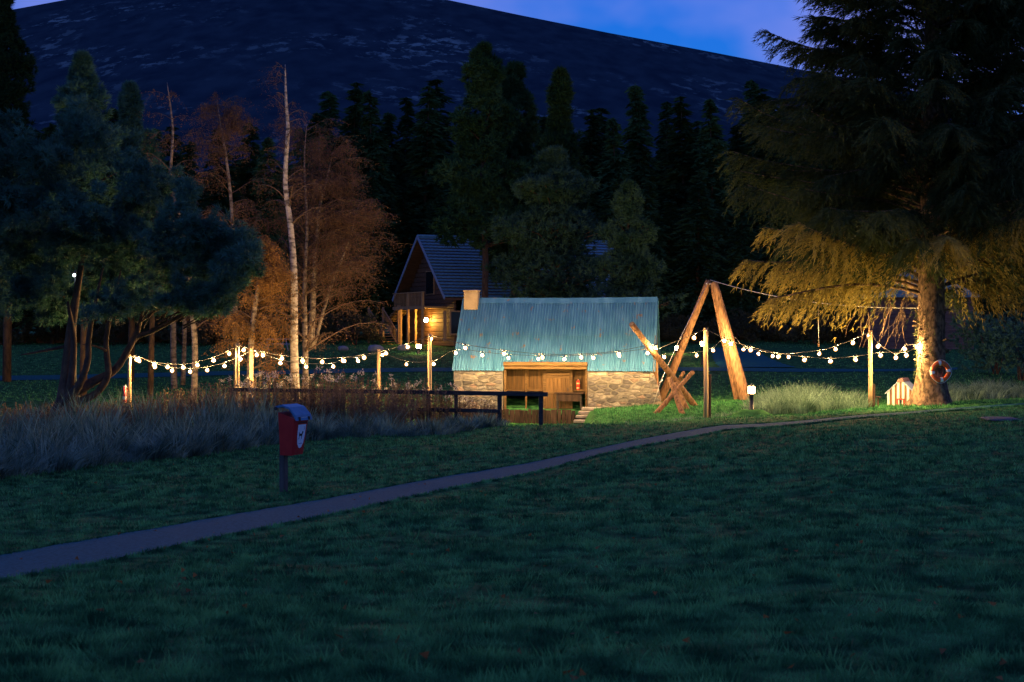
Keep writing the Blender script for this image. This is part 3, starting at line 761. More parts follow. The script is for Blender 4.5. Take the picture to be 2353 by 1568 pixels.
run('festoon string sagging from the lifebuoy pole to the tall pole by the birches', POLES['G'], 52,
    [z4(*p) for p in ((1285, 845), (1450, 898), (1578, 915), (1725, 920), (1858, 897), (2010, 853), (2158, 790))], POLES['E'], 52)
run('lower festoon string from the lifebuoy pole to the pole with the lashed stake', POLES['G'] + V3((0, .05, -.05)), 52,
    [z4(*p) for p in ((1310, 857), (1458, 914), (1620, 950), (1790, 960), (1950, 945), (2113, 905), (2263, 843))], POLES['F'], 53.5, depth_mid=2.5)
run('long festoon string in front of the birches to the pole near the hut chimney', POLES['E'] + V3((.05, 0, 0)), 52,
    [z5(*p) for p in ((410, 475), (592, 522), (770, 552), (965, 575), (1150, 585), (1345, 573), (1545, 545), (1750, 505), (1955, 443), (2173, 367))], POLES['C'], 54)
run('low festoon string among the willowherb seed heads to the thinner meadow pole', POLES['F'] + V3((.05, 0, 0)), 53.5,
    [z5(*p) for p in ((533, 519), (755, 597), (1000, 632), (1255, 627), (1360, 575), (1487, 575), (1718, 520))], POLES['D'], 66)
eave_r = in_hut(LEN + .1, -1.1, ZE + .4)
run('festoon string from the meadow pole along the eave of the hut roof', POLES['D'] + V3((.05, 0, 0)), 66,
    [(*z5(1942, 608), 65.0), (*z5(2200, 605), 63.8)] + [(*q, in_hut(hu(q[0]), -1.15, 0).y) for q in (z1(290, 783), z1(540, 805), z1(785, 830), z1(1068, 838), z1(1310, 843), z1(1585, 830), z1(1830, 808), z1(2095, 785))], eave_r, 60.9)
run('festoon string swung across the hut roof to the propped log', POLES['C'] + V3((.05, 0, .03)), 54,
    [z1(380, 735), z1(745, 790), z1(1105, 825), z1(1470, 825), z1(1822, 795), z1(2165, 735)], lt + (lb - lt) * .33 + V3((0, -.16, .1)), 57.8)
run('short festoon string from the propped log past the A-frame', eave_r + V3((.1, 0, -.02)), 60.5,
    [z2(370, 822), z2(675, 808), z2(830, 760), z2(935, 672)], at(1690, 775, 62.6), 62.6)
run('short festoon string with one bulb beside the A-frame', lt + (lb - lt) * .33 + V3((0, -.14, .12)), 48.0,
    [z2(650, 640)], POLES['A'] + V3((0, .08, .05)), 49.7, up=9)
run('festoon string from the staked pole sagging low towards the spruce trunk', POLES['A'] + V3((.05, 0, .03)), 49.6,
    [z2(*p) for p in ((995, 700), (1182, 755), (1445, 817), (1690, 848), (1935, 862), (2170, 845))] + [z3(790, 840), z3(1043, 838)], V3((tree_x.x - .52, 51.2, EYE - (793 - HY) / FP * 51.2)), 51.2)
run('festoon string from the A-frame up to the pole near the kennel', at(1690, 775, 62.6), 62.6,
    [z2(*p) for p in ((1115, 750), (1257, 790), (1390, 812), (1540, 820), (1830, 790), (1982, 748), (2145, 688), (2297, 620))], POLES['B'], 52)
run('short festoon string from the kennel pole to the spruce trunk', POLES['B'] + V3((.05, 0, .02)), 52,
    [z3(765, 750), z3(940, 860), z3(1028, 778), z3(1145, 760)], V3((tree_x.x - .45, 51.2, EYE - (783 - HY) / FP * 51.2)), 51.3)

# ------------------------------------------------------------------ lodge
lodge = empty('log_lodge')
tag(lodge, 'dark log lodge with steep blue tiled roof, balcony and lit porch', 'lodge')
LA = at(960, 545, 97.0)                      # gable apex
r_ = Vector((.90, .436, 0)); g_ = Vector((.436, -.90, 0))   # ridge and gable directions
lodge.location = (LA.x, LA.y, 0); lodge.rotation_euler = (0, 0, math.atan2(r_.y, r_.x))
ZG = EYE - 1.10; ZA = LA.z; ZEV = EYE + 2.05; HW = 4.7; RL = 15.5
# local: x along the ridge, y: left (positive) eave .. right (negative, facing the camera)
def lp(px, py, yl=None, xl=None):
    """local point on the gable plane x=xl or the side plane y=yl seen under a pixel"""
    t = (px - CX) / FP; c, s = math.cos(lodge.rotation_euler.z), math.sin(lodge.rotation_euler.z)
    if xl is not None:   # world = LA + xl*(c,s) + y*(-s,c)
        bx, by = LA.x + xl*c, LA.y + xl*s
        y = (t*by - bx) / (-s - t*c); Yw = by + y*c
        return Vector((xl, y, EYE - (py - HY) / FP * Yw))
    bx, by = LA.x - yl*s, LA.y + yl*c
    x = (t*by - bx) / (c - t*s); Yw = by + x*s
    return Vector((x, yl, EYE - (py - HY) / FP * Yw))
GX = .9      # gable wall set back under the verge
wl = empty('wall'); wl.parent = lodge
nlog = 22; lh = (ZA - .5 - ZG) / nlog
for i in range(nlog):       # gable logs, each course its own log
    z = ZG + lh * (i + .5); hw = HW - .35 if z < ZEV else (HW - .35) * (ZA - .25 - z) / (ZA - .25 - ZEV)
    if hw < .15: continue
    MB().box((GX, 0, z), (.16, hw * 2, lh - .012), None, .05).build('wall_log', M['cabin'], wl)
nl2 = int((ZEV - ZG) / lh)
for i in range(nl2):        # long side facing the camera
    MB().box((GX + RL / 2 - .3, -HW + .45, ZG + lh * (i + .5)), (RL - 1.6, .16, lh - .012), None, .05).build('wall_log', M['cabin'], wl)
    MB().box((GX + RL / 2 - .3, HW - .45, ZG + lh * (i + .5)), (RL - 1.6, .16, lh - .012), None, .05).build('wall_log', M['cabin'], wl)
MB().prism([(-HW + .6, ZG), (HW - .6, ZG), (HW - .6, ZEV - .1), (0, ZA - .6), (-HW + .6, ZEV - .1)], RL - .6, RL - .45, 'x').build('end_wall', M['cabin'], wl)
lrf = empty('roof'); lrf.parent = lodge
slope = math.hypot(HW, ZA - ZEV); nc = 20
for side in (-1, 1):
    for i in range(nc):     # tile courses, each overlapping the one below, tiles with a shallow wave
        s0, s1 = slope * i / nc, slope * (i + 1.12) / nc
        V = []; F = []; nxx = 90 if side < 0 else 20
        for k in range(nxx + 1):
            x = RL * k / nxx; wv = .012 * math.cos(k * math.pi)
            for s, lift in ((s0, .15), (s1, .02), (s0, .095)):
                t = min(s / slope, 1.0); V.append((x, side * HW * (1 - t), ZEV + (ZA - ZEV) * t + lift + wv))
        for k in range(nxx):
            q = k*3; F += [(q, q+3, q+4, q+1), (q+2, q+5, q+3, q)]
        MB().add(V, F).build('tile_course', M['tilem'], lrf)
MB().tube([(-.03, 0, ZA + .07), (RL, 0, ZA + .07)], .10, 8).build('ridge_tile', M['tilem'], lrf)
ang = math.atan2(ZA - ZEV, HW)
for side in (-1, 1):
    MB().box((-.035, side * HW / 2, (ZA + ZEV) / 2 + .02), (.04, slope + .1, .20), Matrix.Rotation(-side * ang, 3, 'X')).build('verge_board', M['fascia'], lrf)
    MB().box((RL / 2, side * (HW - .02), ZEV - .05), (RL - .1, .05, .14)).build('gutter', M['cabin'], lrf)
    MB().box((RL / 2, side * (HW / 2 + .0), (ZA + ZEV) / 2 - .06), (RL - .1, slope - .1, .05), Matrix.Rotation(-side * ang, 3, 'X')).build('soffit', M['cabin'], lrf)
# ground-floor window and corner board on the camera side, dormer roof further along
def window(c, w, h, ax):
    wd = empty('window'); wd.parent = lodge; wd.location = c
    if ax == 'x': wd.rotation_euler = (0, 0, math.pi / 2)
    MB().box((0, .02, 0), (w, .04, h)).build('pane', M['glass'], wd)
    for sx in (-1, 1): MB().box((sx * w / 2, -.02, 0), (.09, .10, h + .16)).build('frame', M['deck'], wd)
    for sz in (-1, 1): MB().box((0, -.02, sz * h / 2), (w - .09, .098, .08)).build('frame', M['deck'], wd)
    MB().box((0, -.02, 0), (.05, .09, h - .08)).build('glazing_bar', M['deck'], wd)
window(lp(1060, 742, yl=-HW + .32), 1.6, 1.5, 'y')
window(Vector((GX - .12, -.3, ZG + 4.3)), 1.3, 1.5, 'x')
pc = lp(1022, 746, yl=-HW + .33)
MB().box((pc.x, pc.y - .02, ZG + 1.35), (.22, .06, 2.0)).build('trim_board', M['deck'], lodge)
# balcony on the gable
zb2 = EYE - (707 - HY) / FP * 96.0
bal = empty('balcony'); bal.parent = lodge
bx0 = -.75
yb0 = lp(905, 700, xl=bx0).y; yb1 = lp(973, 700, xl=bx0).y
MB().box(((bx0 + GX) / 2, (yb0 + yb1) / 2, zb2), (GX - bx0, abs(yb0 - yb1) + .3, .12)).build('deck', M['deck'], bal)
MB().box((bx0, (yb0 + yb1) / 2, zb2 - .02), (.07, abs(yb0 - yb1) + .3, .22)).build('edge_beam', M['deck'], bal)
MB().box((bx0, (yb0 + yb1) / 2, zb2 + 1.0), (.10, abs(yb0 - yb1) + .2, .06)).build('handrail', M['deck'], bal)
nb = 22
for i in range(nb):
    y = yb0 + (yb1 - yb0) * (i + .5) / nb
    MB().box((bx0, y, zb2 + .52), (.03, .05, .92)).build('baluster', M['deck'], bal)
for px in (921, 938, 955, 971.5):
    y = lp(px, 740, xl=bx0 + (.0 if px != 955 else .9)).y
    MB().box((bx0 + (.0 if px != 955 else .9), y, (ZG + zb2 + (1.05 if px in (938, 971.5) else 0)) / 2), (.15, .15, zb2 - ZG + (1.05 if px in (938, 971.5) else 0)), None, .01).build('post', M['deck'], bal)
# staircase: lower flight rises away to the left, upper flight returns to the balcony
stc = empty('staircase'); stc.parent = lodge
s_bot = lp(897, 793, xl=-1.1); s_mid = lp(864, 728, xl=-1.1)
ns_ = 9
zmid = ZG + 1.65
for i in range(ns_):
    t = (i + .5) / ns_; y = s_bot.y + (s_mid.y - s_bot.y) * t; z = ZG + (zmid - ZG) * t
    MB().box((-1.1, y, z), (1.1, abs(s_bot.y - s_mid.y) / ns_ + .06, .045)).build('tread', M['deck'], stc)
MB().box((-1.1, s_mid.y + .55, zmid), (1.1, 1.2, .08)).build('landing', M['deck'], stc)
ytop = yb0
for i in range(9):
    t = (i + .5) / 9; y = s_mid.y + .1 + (ytop - s_mid.y) * t; z = zmid + (zb2 - zmid) * t
    MB().box((.05, y, z), (1.0, abs(ytop - s_mid.y) / 9 + .06, .045)).build('tread', M['deck'], stc)
for sx in (-1.64, -.56):
    a = Vector((sx, s_bot.y, ZG + .95)); b = Vector((sx, s_mid.y, zmid + .95))
    MB().tube([a, b], .045, 6).build('handrail', M['deck'], stc)
    MB().tube([a - Vector((0, 0, .85)), b - Vector((0, 0, .85))], .06, 6).build('stringer', M['deck'], stc)
    for i in range(11):
        p = a + (b - a) * (i + .5) / 11
        MB().box((p.x, p.y, p.z - .44), (.04, .05, .82)).build('baluster', M['deck'], stc)
    MB().box((sx, s_bot.y - .05, ZG + .5), (.13, .13, 1.0), None, .01).build('newel_post', M['deck'], stc)
    MB().box((sx, s_mid.y, ZG + 1.35), (.13, .13, 2.7), None, .01).build('newel_post', M['deck'], stc)
MB().box((-.56, s_bot.y - .3, ZG + 1.4), (.20, .20, 2.8), None, .01).build('newel_post', M['deck'], stc)
# wall lantern
wl_p = lp(979, 736, xl=GX - .5)
lan = MB().lathe([(.002, -.14), (.10, -.13), (.125, 0), (.10, .13), (.002, .14)], n=12).build('lantern', M['lampy'], lodge); lan.location = wl_p
MB().box((.12, 0, .20), (.5, .05, .05)).box((.38, 0, .08), (.04, .14, .30)).build('bracket', M['bollard'], lan)
MB().lathe([(.0, .21), (.13, .15), (.0, .15)], n=12).build('lantern_cap', M['bollard'], lan)
gs = lp(933, 664, xl=GX - .1)
gso = MB().box((0, 0, 0), (.05, .30, .10)).build('exit_sign', M['lampg'], lodge); gso.location = gs

# second lodge, glimpsed through the pine
l2 = empty('far_lodge', tuple(on(215, 104)), math.radians(14))
tag(l2, 'far dark lodge half hidden behind the spreading pine, with dim windows', 'lodge')
MB().prism([(-4, -.3), (4, -.3), (4, 2.8), (0, 7.4), (-4, 2.8)], 0, 9).build('wall', M['cabin'], l2)
for s in (-1, 1):
    MB().box((s * 2.2, 4.4, 5.1), (6.7, 10.2, .12), Matrix.Rotation(s * math.atan2(4.6, 4), 3, 'Y')).build('roof_slope', M['tilem'], l2)
for x in (1.9, 2.9):
    w_ = MB().box((x, -.03, 1.6), (.7, .05, 1.1)).build('window', M['lampwin'], l2)
    MB().box((x, -.07, 1.6), (.05, .04, 1.1)).box((x, -.07, 1.6), (.7, .038, .05)).build('glazing_bar', M['cabin'], w_)
lpb = on(171, 54); lpo = empty('lamp_post', tuple(lpb)); tag(lpo, 'slim lamp post with a cold white lamp among the spreading pine branches', 'lamp post')
lph = EYE - (633 - HY)/FP*54 - lpb.z
MB().tube([(0, .12, -.2), (0, .12, lph + .2)], [.05, .035], 8).build('post', M['bollard'], lpo)
MB().box((0, 0, lph), (.085, .08, .10), None, .02).build('lamp', M['lampc'], lpo)
MB().box((0, .03, lph + .10), (.2, .22, .04)).build('lamp_hood', M['bollard'], lpo)

# dark shed behind the spruce
sh_c = on(2118, 93); shd = empty('boarded_shed', tuple(sh_c), math.radians(-4))
tag(shd, 'dark boarded shed standing on the meadow behind the big spruce trunk', 'shed')
SW, SH = 6.7, 3.4
MB().box((0, 2.6, SH / 2 - .1), (SW - .2, 5, SH)).build('shed_core', M['cabin'], shd)
for i in range(22):
    MB().box((0, .055 - .02 * (i % 2), .08 + i * .155), (SW, .05, .140), Matrix.Rotation(.10, 3, 'X')).build('plank', M['shed'], shd)
MB().box((.9, -.03, SH / 2), (.10, .06, SH)).build('downpipe', M['bollard'], shd)
MB().prism([(-SW/2 - .3, SH), (SW/2 + .3, SH), (SW/2 + .3, SH + .12), (0, SH + 1.9), (-SW/2 - .3, SH + .12)], -.4, 5.6).build('roof', M['tilem'], shd)

# ------------------------------------------------------------------ lawn furniture
# dog waste bin
bb = on(667, 21.8)
bin_ = empty('dog_waste_bin', tuple(bb), math.radians(64)); bin_.scale = (.97, .97, .94); tag(bin_, 'red dog waste bin with blue lid and white dog sign on a post', 'bin')
MB().box((0, .13, .36), (.11, .10, .95), None, .01).build('post', M['bpost'], bin_)
zb0, zt0 = .60, 1.20
V = [(-.15, -.125, zb0), (.15, -.125, zb0), (.15, .09, zb0), (-.15, .09, zb0), (-.19, -.20, zt0), (.19, -.20, zt0), (.19, .10, zt0 + .1), (-.19, .10, zt0 + .1)]
V += [(-.115, -.155, zb0 + .01), (.115, -.155, zb0 + .01), (-.15, -.235, zt0 - .02), (.15, -.235, zt0 - .02)]
F = [(3, 2, 1, 9, 8, 0), (1, 2, 6, 5), (2, 3, 7, 6), (3, 0, 4, 7), (8, 9, 11, 10), (0, 8, 10, 4), (9, 1, 5, 11), (4, 10, 11, 5, 6, 7)]
body = MB().add(V, F).build('body', M['red'], bin_)
def front(x, t):   # a point just proud of the front face, t from bottom to top
    a = Vector((0, -.155, zb0 + .01)); b = Vector((0, -.235, zt0 - .02)); p = a + (b - a) * t
    return Vector((x, p.y - .004, p.z))
def decal(name, pts, m_, dy, par):
    n = len(pts)
    P = [front(x, t) + Vector((0, -dy, 0)) for x, t in pts] + [front(x, t) + Vector((0, .003, 0)) for x, t in pts]
    return MB().add(P, [tuple(range(n)), tuple(range(2*n-1, n-1, -1))] + [(i, n+i, n+(i+1) % n, (i+1) % n) for i in range(n)]).build(name, m_, par)
sign = decal('sign_panel', [(-.105, .86), (-.10, .55), (-.08, .33), (-.04, .21), (0, .18), (.04, .21), (.08, .33), (.10, .55), (.105, .86)], M['white'], .001, body)
decal('sign_band', [(-.115, .895), (.115, .895), (.115, .925), (-.115, .925)], M['black'], .001, body)
# dog pictogram with a figure stooping behind it
decal('dog_mark', [(-.055, .44), (-.045, .44), (-.040, .53), (.010, .53), (.014, .44), (.024, .44), (.028, .56), (.050, .62), (.048, .66), (.022, .67), (.012, .60), (-.045, .60), (-.066, .66), (-.070, .64), (-.056, .56)], M['black'], .002, sign)
decal('dropping_mark', [(-.078, .44), (-.066, .44), (-.072, .475)], M['black'], .002, sign)
decal('shovel_mark', [(.058, .70), (.066, .70), (.072, .80), (.064, .80)], M['black'], .002, sign)
decal('text_line', [(-.04, .31), (.04, .31), (.04, .325), (-.04, .325)], M['black'], .002, sign)
lidp = [(-.27, zt0 - .03), (-.24, zt0 + .06), (-.12, zt0 + .185), (.02, zt0 + .225), (.13, zt0 + .20), (.16, zt0 + .16), (.13, zt0 + .165), (.0, zt0 + .19), (-.12, zt0 + .15), (-.215, zt0 + .04), (-.25, zt0 - .03)]
lid = MB(); lid.prism(lidp, -.215, .215, 'x'); lido = lid.build('lid', M['lid'], bin_)
MB().box((-.13, -.265, zt0 + .0), (.04, .03, .06), None, .01).build('latch', M['bollard'], lido)
MB().box((.13, -.265, zt0 + .0), (.04, .03, .06), None, .01).build('latch', M['bollard'], lido)
MB().box((0, -.245, zt0 + .0), (.30, .02, .045), None, .006).build('opening_lip', M['extl'], body)
for s in (-1, 1): MB().tube([(s * .20, .12, zt0 + .16), (s * .235, .12, zt0 + .16)], .03, 8).build('hinge', M['bollard'], lido)

# lit bollard on its mound, unlit bollard by the pine, lamp bollards on the far path
def bollard(px, Y, lit, label, h=.98, base=True, r=.085):
    b = on(px, Y); o = empty('bollard_light', tuple(b)); tag(o, label, 'bollard light')
    z = .12 if base else 0
    if base:
        V = []; n = 14
        for q, (rr, zz) in enumerate(((.75, -.12), (.5, .04), (.32, .16), (.26, .22))):
            for k in range(n):
                a = 2*math.pi*k/n; f = 1 + .18*math.sin(k*2.3 + q) + .06*random.uniform(-1, 1)
                V.append((rr*f*math.cos(a)*1.3, rr*f*math.sin(a), zz))
        F = [(q*n+k, q*n+(k+1) % n, (q+1)*n+(k+1) % n, (q+1)*n+k) for q in range(3) for k in range(n)] + [tuple(3*n+k for k in range(n))]
        MB().add(V, F, True).build('stone_base', M['soil' if lit else 'boulder'], o); z = .2
    MB().lathe([(r*1.25, z), (r*1.25, z+.03), (r*.85, z+.04), (r*.85, h - .27), (r, h - .26)], n=14).build('stem', M['bollard'], o)
    if lit:
        MB().lathe([(r*1.0, h - .26), (r*1.3, h - .25), (r*1.3, h - .03), (r*1.0, h - .02)], n=14).build('diffuser', M['lampw'], o)
    else:
        d = MB()
        for i in range(4): d.lathe([(r*.7, h - .25 + i*.06), (r*1.05, h - .24 + i*.06), (r*.7, h - .21 + i*.06)], n=14)
        d.build('louvre_head', M['bpost'], o)
    MB().lathe([(r*1.05, h - .02), (r*1.15, h), (r*.7, h + .05), (.001, h + .06)], n=14).build('cap', M['bollard'], o)
bollard(1727, 48.6, True, 'lit bollard light on a stone mound beside the gravel path', 1.03)
bollard(88, 46, False, 'unlit bollard light on a stone base near the spreading pine', .62)
bollard(962, 89, True, 'lit bollard light on the meadow in front of the lodge porch', .60, False, .11)
bollard(1557, 88, True, 'lit bollard light on the meadow behind the A-frame logs', .52, False, .12)
bollard(1615, 82, True, 'lit bollard light beside the driveway behind the staked pole', 1.35, False, .11)

# lifebuoys
def lifebuoy(loc, rz, ry, m_, label, Rr=.30, r=.085):
    o = empty('lifebuoy', tuple(loc), rz); o.rotation_euler = (0, ry, rz); tag(o, label, 'lifebuoy')
    V = []; F = []; n, k = 36, 12
    for i in range(n):
        a = 2*math.pi*i/n
        for j in range(k):
            q = 2*math.pi*j/k; V.append(((Rr + r*math.cos(q))*math.cos(a), r*.75*math.sin(q), (Rr + r*math.cos(q))*math.sin(a)))
    for i in range(n):
        for j in range(k): F.append((i*k+j, ((i+1) % n)*k+j, ((i+1) % n)*k+(j+1) % k, i*k+(j+1) % k))
    ring = MB().add(V, F, True).build('ring', m_, o)
    for c in range(4):
        V = []; F = []
        for i in range(5):
            a = math.pi/2*c + math.radians(-9 + 4.5*i) + .12
            for j in range(k):
                q = 2*math.pi*j/k; rr = r*1.04; V.append(((Rr + rr*math.cos(q))*math.cos(a), rr*.77*math.sin(q), (Rr + rr*math.cos(q))*math.sin(a)))
        for i in range(4):
            for j in range(k): F.append((i*k+j, (i+1)*k+j, (i+1)*k+(j+1) % k, i*k+(j+1) % k))
        MB().add(V, F, True).build('reflective_band', M['white'], o)
    MB().tube([((Rr + r + .02 + .015*math.cos(4*a))*math.cos(a), -.03, (Rr + r + .02 + .015*math.cos(4*a))*math.sin(a)) for a in np.linspace(0, 2*math.pi, 33)], .008, 5, False).build('grab_rope', M['kwhite'], o)
    return o
lb1 = lifebuoy(at(2161, 854, 50.86), math.radians(8), 0, M['orange'], 'orange lifebuoy with white bands hung on the spruce trunk')
MB().box((0, .05, .30), (.14, .06, .16)).build('hanger', M['beam'], lb1)
p_ = on(297.5, 52); lb2p = at(287, 911, 51.95)
lb2 = lifebuoy(lb2p, math.radians(103), 0, M['buoyred'], 'red lifebuoy seen edge on, hung beside the end festoon pole')
bd = MB().box((0, 0, .55), (.06, .30, 1.3), None, .01).build('lifebuoy_board', M['board']); bd.location = (lb2p.x + .115, 51.95, p_.z); bd.rotation_euler = (0, 0, math.radians(-8))
tag(bd, 'narrow upright board carrying the red lifebuoy', 'board')

# striped kennel
kb = on(2070, 53.6); kn = empty('duck_house', (kb.x, kb.y, kb.z), math.radians(-26)); tag(kn, 'small duck house with white and brown striped gable and blue roof', 'duck house')
kw, kh, ka, kd = .50, .50, .98, 1.05
n = 11
for i in range(n):
    x0, x1 = -kw + 2*kw*i/n, -kw + 2*kw*(i+1)/n
    h0, h1 = kh + (ka - kh)*(1 - abs(x0)/kw), kh + (ka - kh)*(1 - abs(x1)/kw)
    z0 = .27 if i == 5 else (-.05)
    MB().prism([(x0+.003, z0), (x1-.003, z0), (x1-.003, h1), (x0+.003, h0)] if i != 5 else [(x0+.003, z0), (x1-.003, z0), (x1-.003, h1), (0, ka), (x0+.003, h0)], -.02 - .006*(i % 2 == 0), .02).build('striped_board', M['kwhite' if i % 2 == 0 else 'kbrown'], kn)
MB().box((0, kd/2 + .03, .24), (2*kw - .06, kd - .06, .5)).build('body', M['kbrown'], kn)
MB().prism([(-kw+.04, .46), (kw-.04, .46), (0, ka-.06)], .03, kd).build('loft', M['kbrown'], kn)
fr = empty('doorway'); fr.parent = kn
for s in (-1, 1): MB().box((s*.115, -.035, .10), (.05, .03, .30)).build('frame', M['kred'], fr)
MB().box((0, -.036, .265), (.28, .03, .045)).build('frame', M['kred'], fr)
MB().box((0, -.022, .10), (.18, .006, .28)).build('opening_shade', M['black'], fr)  # black sheet standing for the shade inside the doorway
ks = math.hypot(kw + .07, (ka - kh) * (kw + .07)/kw)
for s in (-1, 1):
    MB().box((s*(kw + .07)/2, kd/2, (ka + kh)/2 - .005), (ks, kd + .16, .03), Matrix.Rotation(s*math.atan2(ka - kh, kw), 3, 'Y')).build('roof_slope', M['kroof'], kn)
MB().prism([(-.13, ka - .06), (.13, ka - .06), (.07, ka + .06), (-.07, ka + .06)], -.1, kd + .1).build('ridge', M['kridge'], kn)
sk = MB().box((0, 0, .13), (.05, .05, .46)).box((0, 0, .37), (.16, .16, .025)).build('capped_stake', M['board']); sk.location = on(2018, 52.6)
tag(sk, 'short wooden stake with a flat cap in the grass beside the duck house', 'stake')
# flat stone in the lawn
def rock(name, loc, sc, m_, seed):
    rg = np.random.default_rng(seed); V = []; F = []; n, k = 14, 7
    for j in range(k):
        ph = math.pi * j / (k - 1) - math.pi/2
        for i in range(n):
            a = 2*math.pi*i/n; f = 1 + .16*math.sin(a*2 + seed) + .12*math.sin(a*3 - ph*2 + seed*1.7) + rg.uniform(-.07, .07)
            V.append((sc[0]*f*math.cos(a)*math.cos(ph)**.7 if j not in (0, k-1) else 0, sc[1]*f*math.sin(a)*math.cos(ph)**.7 if j not in (0, k-1) else 0, sc[2]*math.sin(ph)*(1 + rg.uniform(-.06, .06))))
    for j in range(k-1):
        for i in range(n): F.append((j*n+i, j*n+(i+1) % n, (j+1)*n+(i+1) % n, (j+1)*n+i))
    o = MB().add(V, F, True).build(name, m_); o.location = loc; return o
x_, y_ = ray(2300, 967)
tag(rock('flat_stone', (x_, y_, float(gz(x_, y_)) + .02), (.55, .7, .05), M['slabdark'], 5), 'flat pale stone lying in the lawn near the big spruce', 'stone')
for (px, Y, s, lab) in ((862, 91, .45, 'pale boulder on the meadow at the foot of the lodge staircase'), (930, 91.5, .42, 'pale rounded boulder in front of the lodge balcony posts'), (788, 92, .32, 'low pale boulder on the meadow beneath the birch crown')):
    p = on(px, Y); tag(rock('boulder', (p.x, p.y, p.z + s*.3), (s, s*.8, s*.62), M['boulder'], int(px)), lab, 'boulder')
# picnic table far behind the birches
pp = on(632, 92); pt = empty('picnic_table', tuple(pp), .5); tag(pt, 'picnic table with benches on the meadow behind the birches', 'picnic table')
for i in range(5): MB().box((0, -.32 + .16*i, .76), (1.8, .15, .04)).build('top_plank', M['fascia'], pt)
for s in (-1, 1): MB().box((0, s*.78, .46), (1.8, .25, .04)).build('bench_seat', M['fascia'], pt)
for s in (-1, 1):
    MB().tube([(s*.65, -.7, 0), (s*.65, -.2, .75)], .05, 4).build('leg', M['fascia'], pt); MB().tube([(s*.65, .7, 0), (s*.65, .2, .75)], .05, 4).build('leg', M['fascia'], pt)
    MB().box((s*.65, 0, .42), (.05, 1.7, .09)).build('bearer', M['fascia'], pt)

# dark post and rail fence in front of the pond
fn = empty('post_and_rail_fence', tuple(on(1243, 45))); tag(fn, 'dark post and rail fence running from the willowherb to the hut front', 'fence')
FY = lambda px: 45 + (1243 - px) / 720 * 3.5
zt = EYE - (906 - HY) / FP * 45
def frel(px, z, dy=0):
    Y = FY(px) + dy; return Vector(((px - CX) / FP * Y, Y, z)) - fn.location
px_posts = [1243, 1148, 1048, 984, 830, 680, 532]
for i, p in enumerate(px_posts):
    g0 = on(p, FY(p)).z; w = .145 if i < 2 else .12
    a = frel(p, 0)
    MB().box((a.x, a.y, (zt - .06 + g0 - .15)/2 - fn.location.z), (w, .12, zt - .06 - g0 + .15), None, .012).build('post', M['dark'], fn)
def rail(p0, p1, z, h, dy=-.09):
    a, b = frel(p0, z, dy), frel(p1, z, dy); d = b - a; L = d.length
    Mx = Matrix(((d.x/L, -d.y/L, 0), (d.y/L, d.x/L, 0), (0, 0, 1)))
    MB().box((a + b) / 2, (L, .075, h), Mx, .01).build('rail', M['dark'], fn)
rail(1000, 1259, zt, .135); rail(760, 999, zt + .005, .13); rail(523, 759, zt, .13)
rail(960, 1150, zt - .56, .12)

# ------------------------------------------------------------------ vegetation
class Veg:
    def __init__(s): s.t = []
    def add(s, a): s.t.append(a.reshape(-1, 3, 3))
    def build(s, name, m_, parent=None): return link(name, tri_mesh(name, np.concatenate(s.t).reshape(-1, 3), m_), parent)
    def mesh(s, name, m_): return tri_mesh(name, np.concatenate(s.t).reshape(-1, 3), m_)

# lawn: finer blades close by, coarser tufts further off, none on the path
def lawn():
    n = 440000
    u = R.random(n); Yd = 5.6 * (56 / 5.6) ** u
    px = R.uniform(-520, 3000, n); x = (px - CX) / FP * Yd
    nz = np.sin(x*1.3 + Yd*.8)*np.sin(Yd*1.7 - x*.9) + .7*np.sin(x*3.1 - Yd*2.2 + 1)*np.sin(x*2.3 + Yd*3.4) + R.normal(0, .5, n)
    ok = (path_dist(x, Yd) > .02 + .05*R.random(n)) & (nz > -1.2)
    x, Yd, nz = x[ok], Yd[ok], nz[ok]; n = len(x)
    ok = ~((x > -3.5) & (x < 5.6) & (Yd > 54)); x, Yd, nz = x[ok], Yd[ok], nz[ok]; n = len(x)
    P = np.stack([x, Yd, gz(x, Yd) - .005], -1)
    h = (0.035 + .018*np.clip(nz, -1, 1.6)) * R.uniform(.6, 1.35, n) * np.clip(.75 + Yd/34, .8, 1.7)
    pd_ = path_dist(x, Yd); h = h*np.clip(.35 + pd_/1.5, .35, 1)
    D = np.stack([R.normal(0, .45, n), R.normal(0, .45, n), np.ones(n)], -1)
    return blades(P, D, h, np.clip(.00095*Yd, .006, .03))
v = Veg(); v.add(lawn())
for T_, B_ in ((PATH_T, PATH_B), (THIN_T, THIN_B)):
    for E_, Q_ in ((np.array(T_), np.array(B_)), (np.array(B_), np.array(T_))):
        n = 5000; k = R.integers(0, len(E_) - 1, n); f = R.random((n, 1)); p = E_[k]*(1-f) + E_[k+1]*f; dr_ = norm(E_[k] - Q_[k])
        p = p + dr_*(.09 + R.normal(0, .05, (n, 1)) + .04*np.sin(p[:, :1]*5 + p[:, 1:]*3) + .05*np.sin(p[:, :1]*1.7)); Yd = p[:, 1]
        P = np.stack([p[:, 0], Yd, gz(p[:, 0], Yd) - .003], -1); D = np.stack([R.normal(0, .5, n), R.normal(0, .5, n), np.ones(n)], -1) + np.concatenate([-dr_*.5, np.zeros((n, 1))], 1)
        v.add(blades(P, D, R.uniform(.025, .07, n)*np.clip(.8 + Yd/60, .8, 1.3), np.clip(.0011*Yd, .008, .03)))
nt_ = 3200; Yt = 5.8*(40/5.8)**R.random(nt_); xt = (R.uniform(-60, 2420, nt_) - CX)/FP*Yt
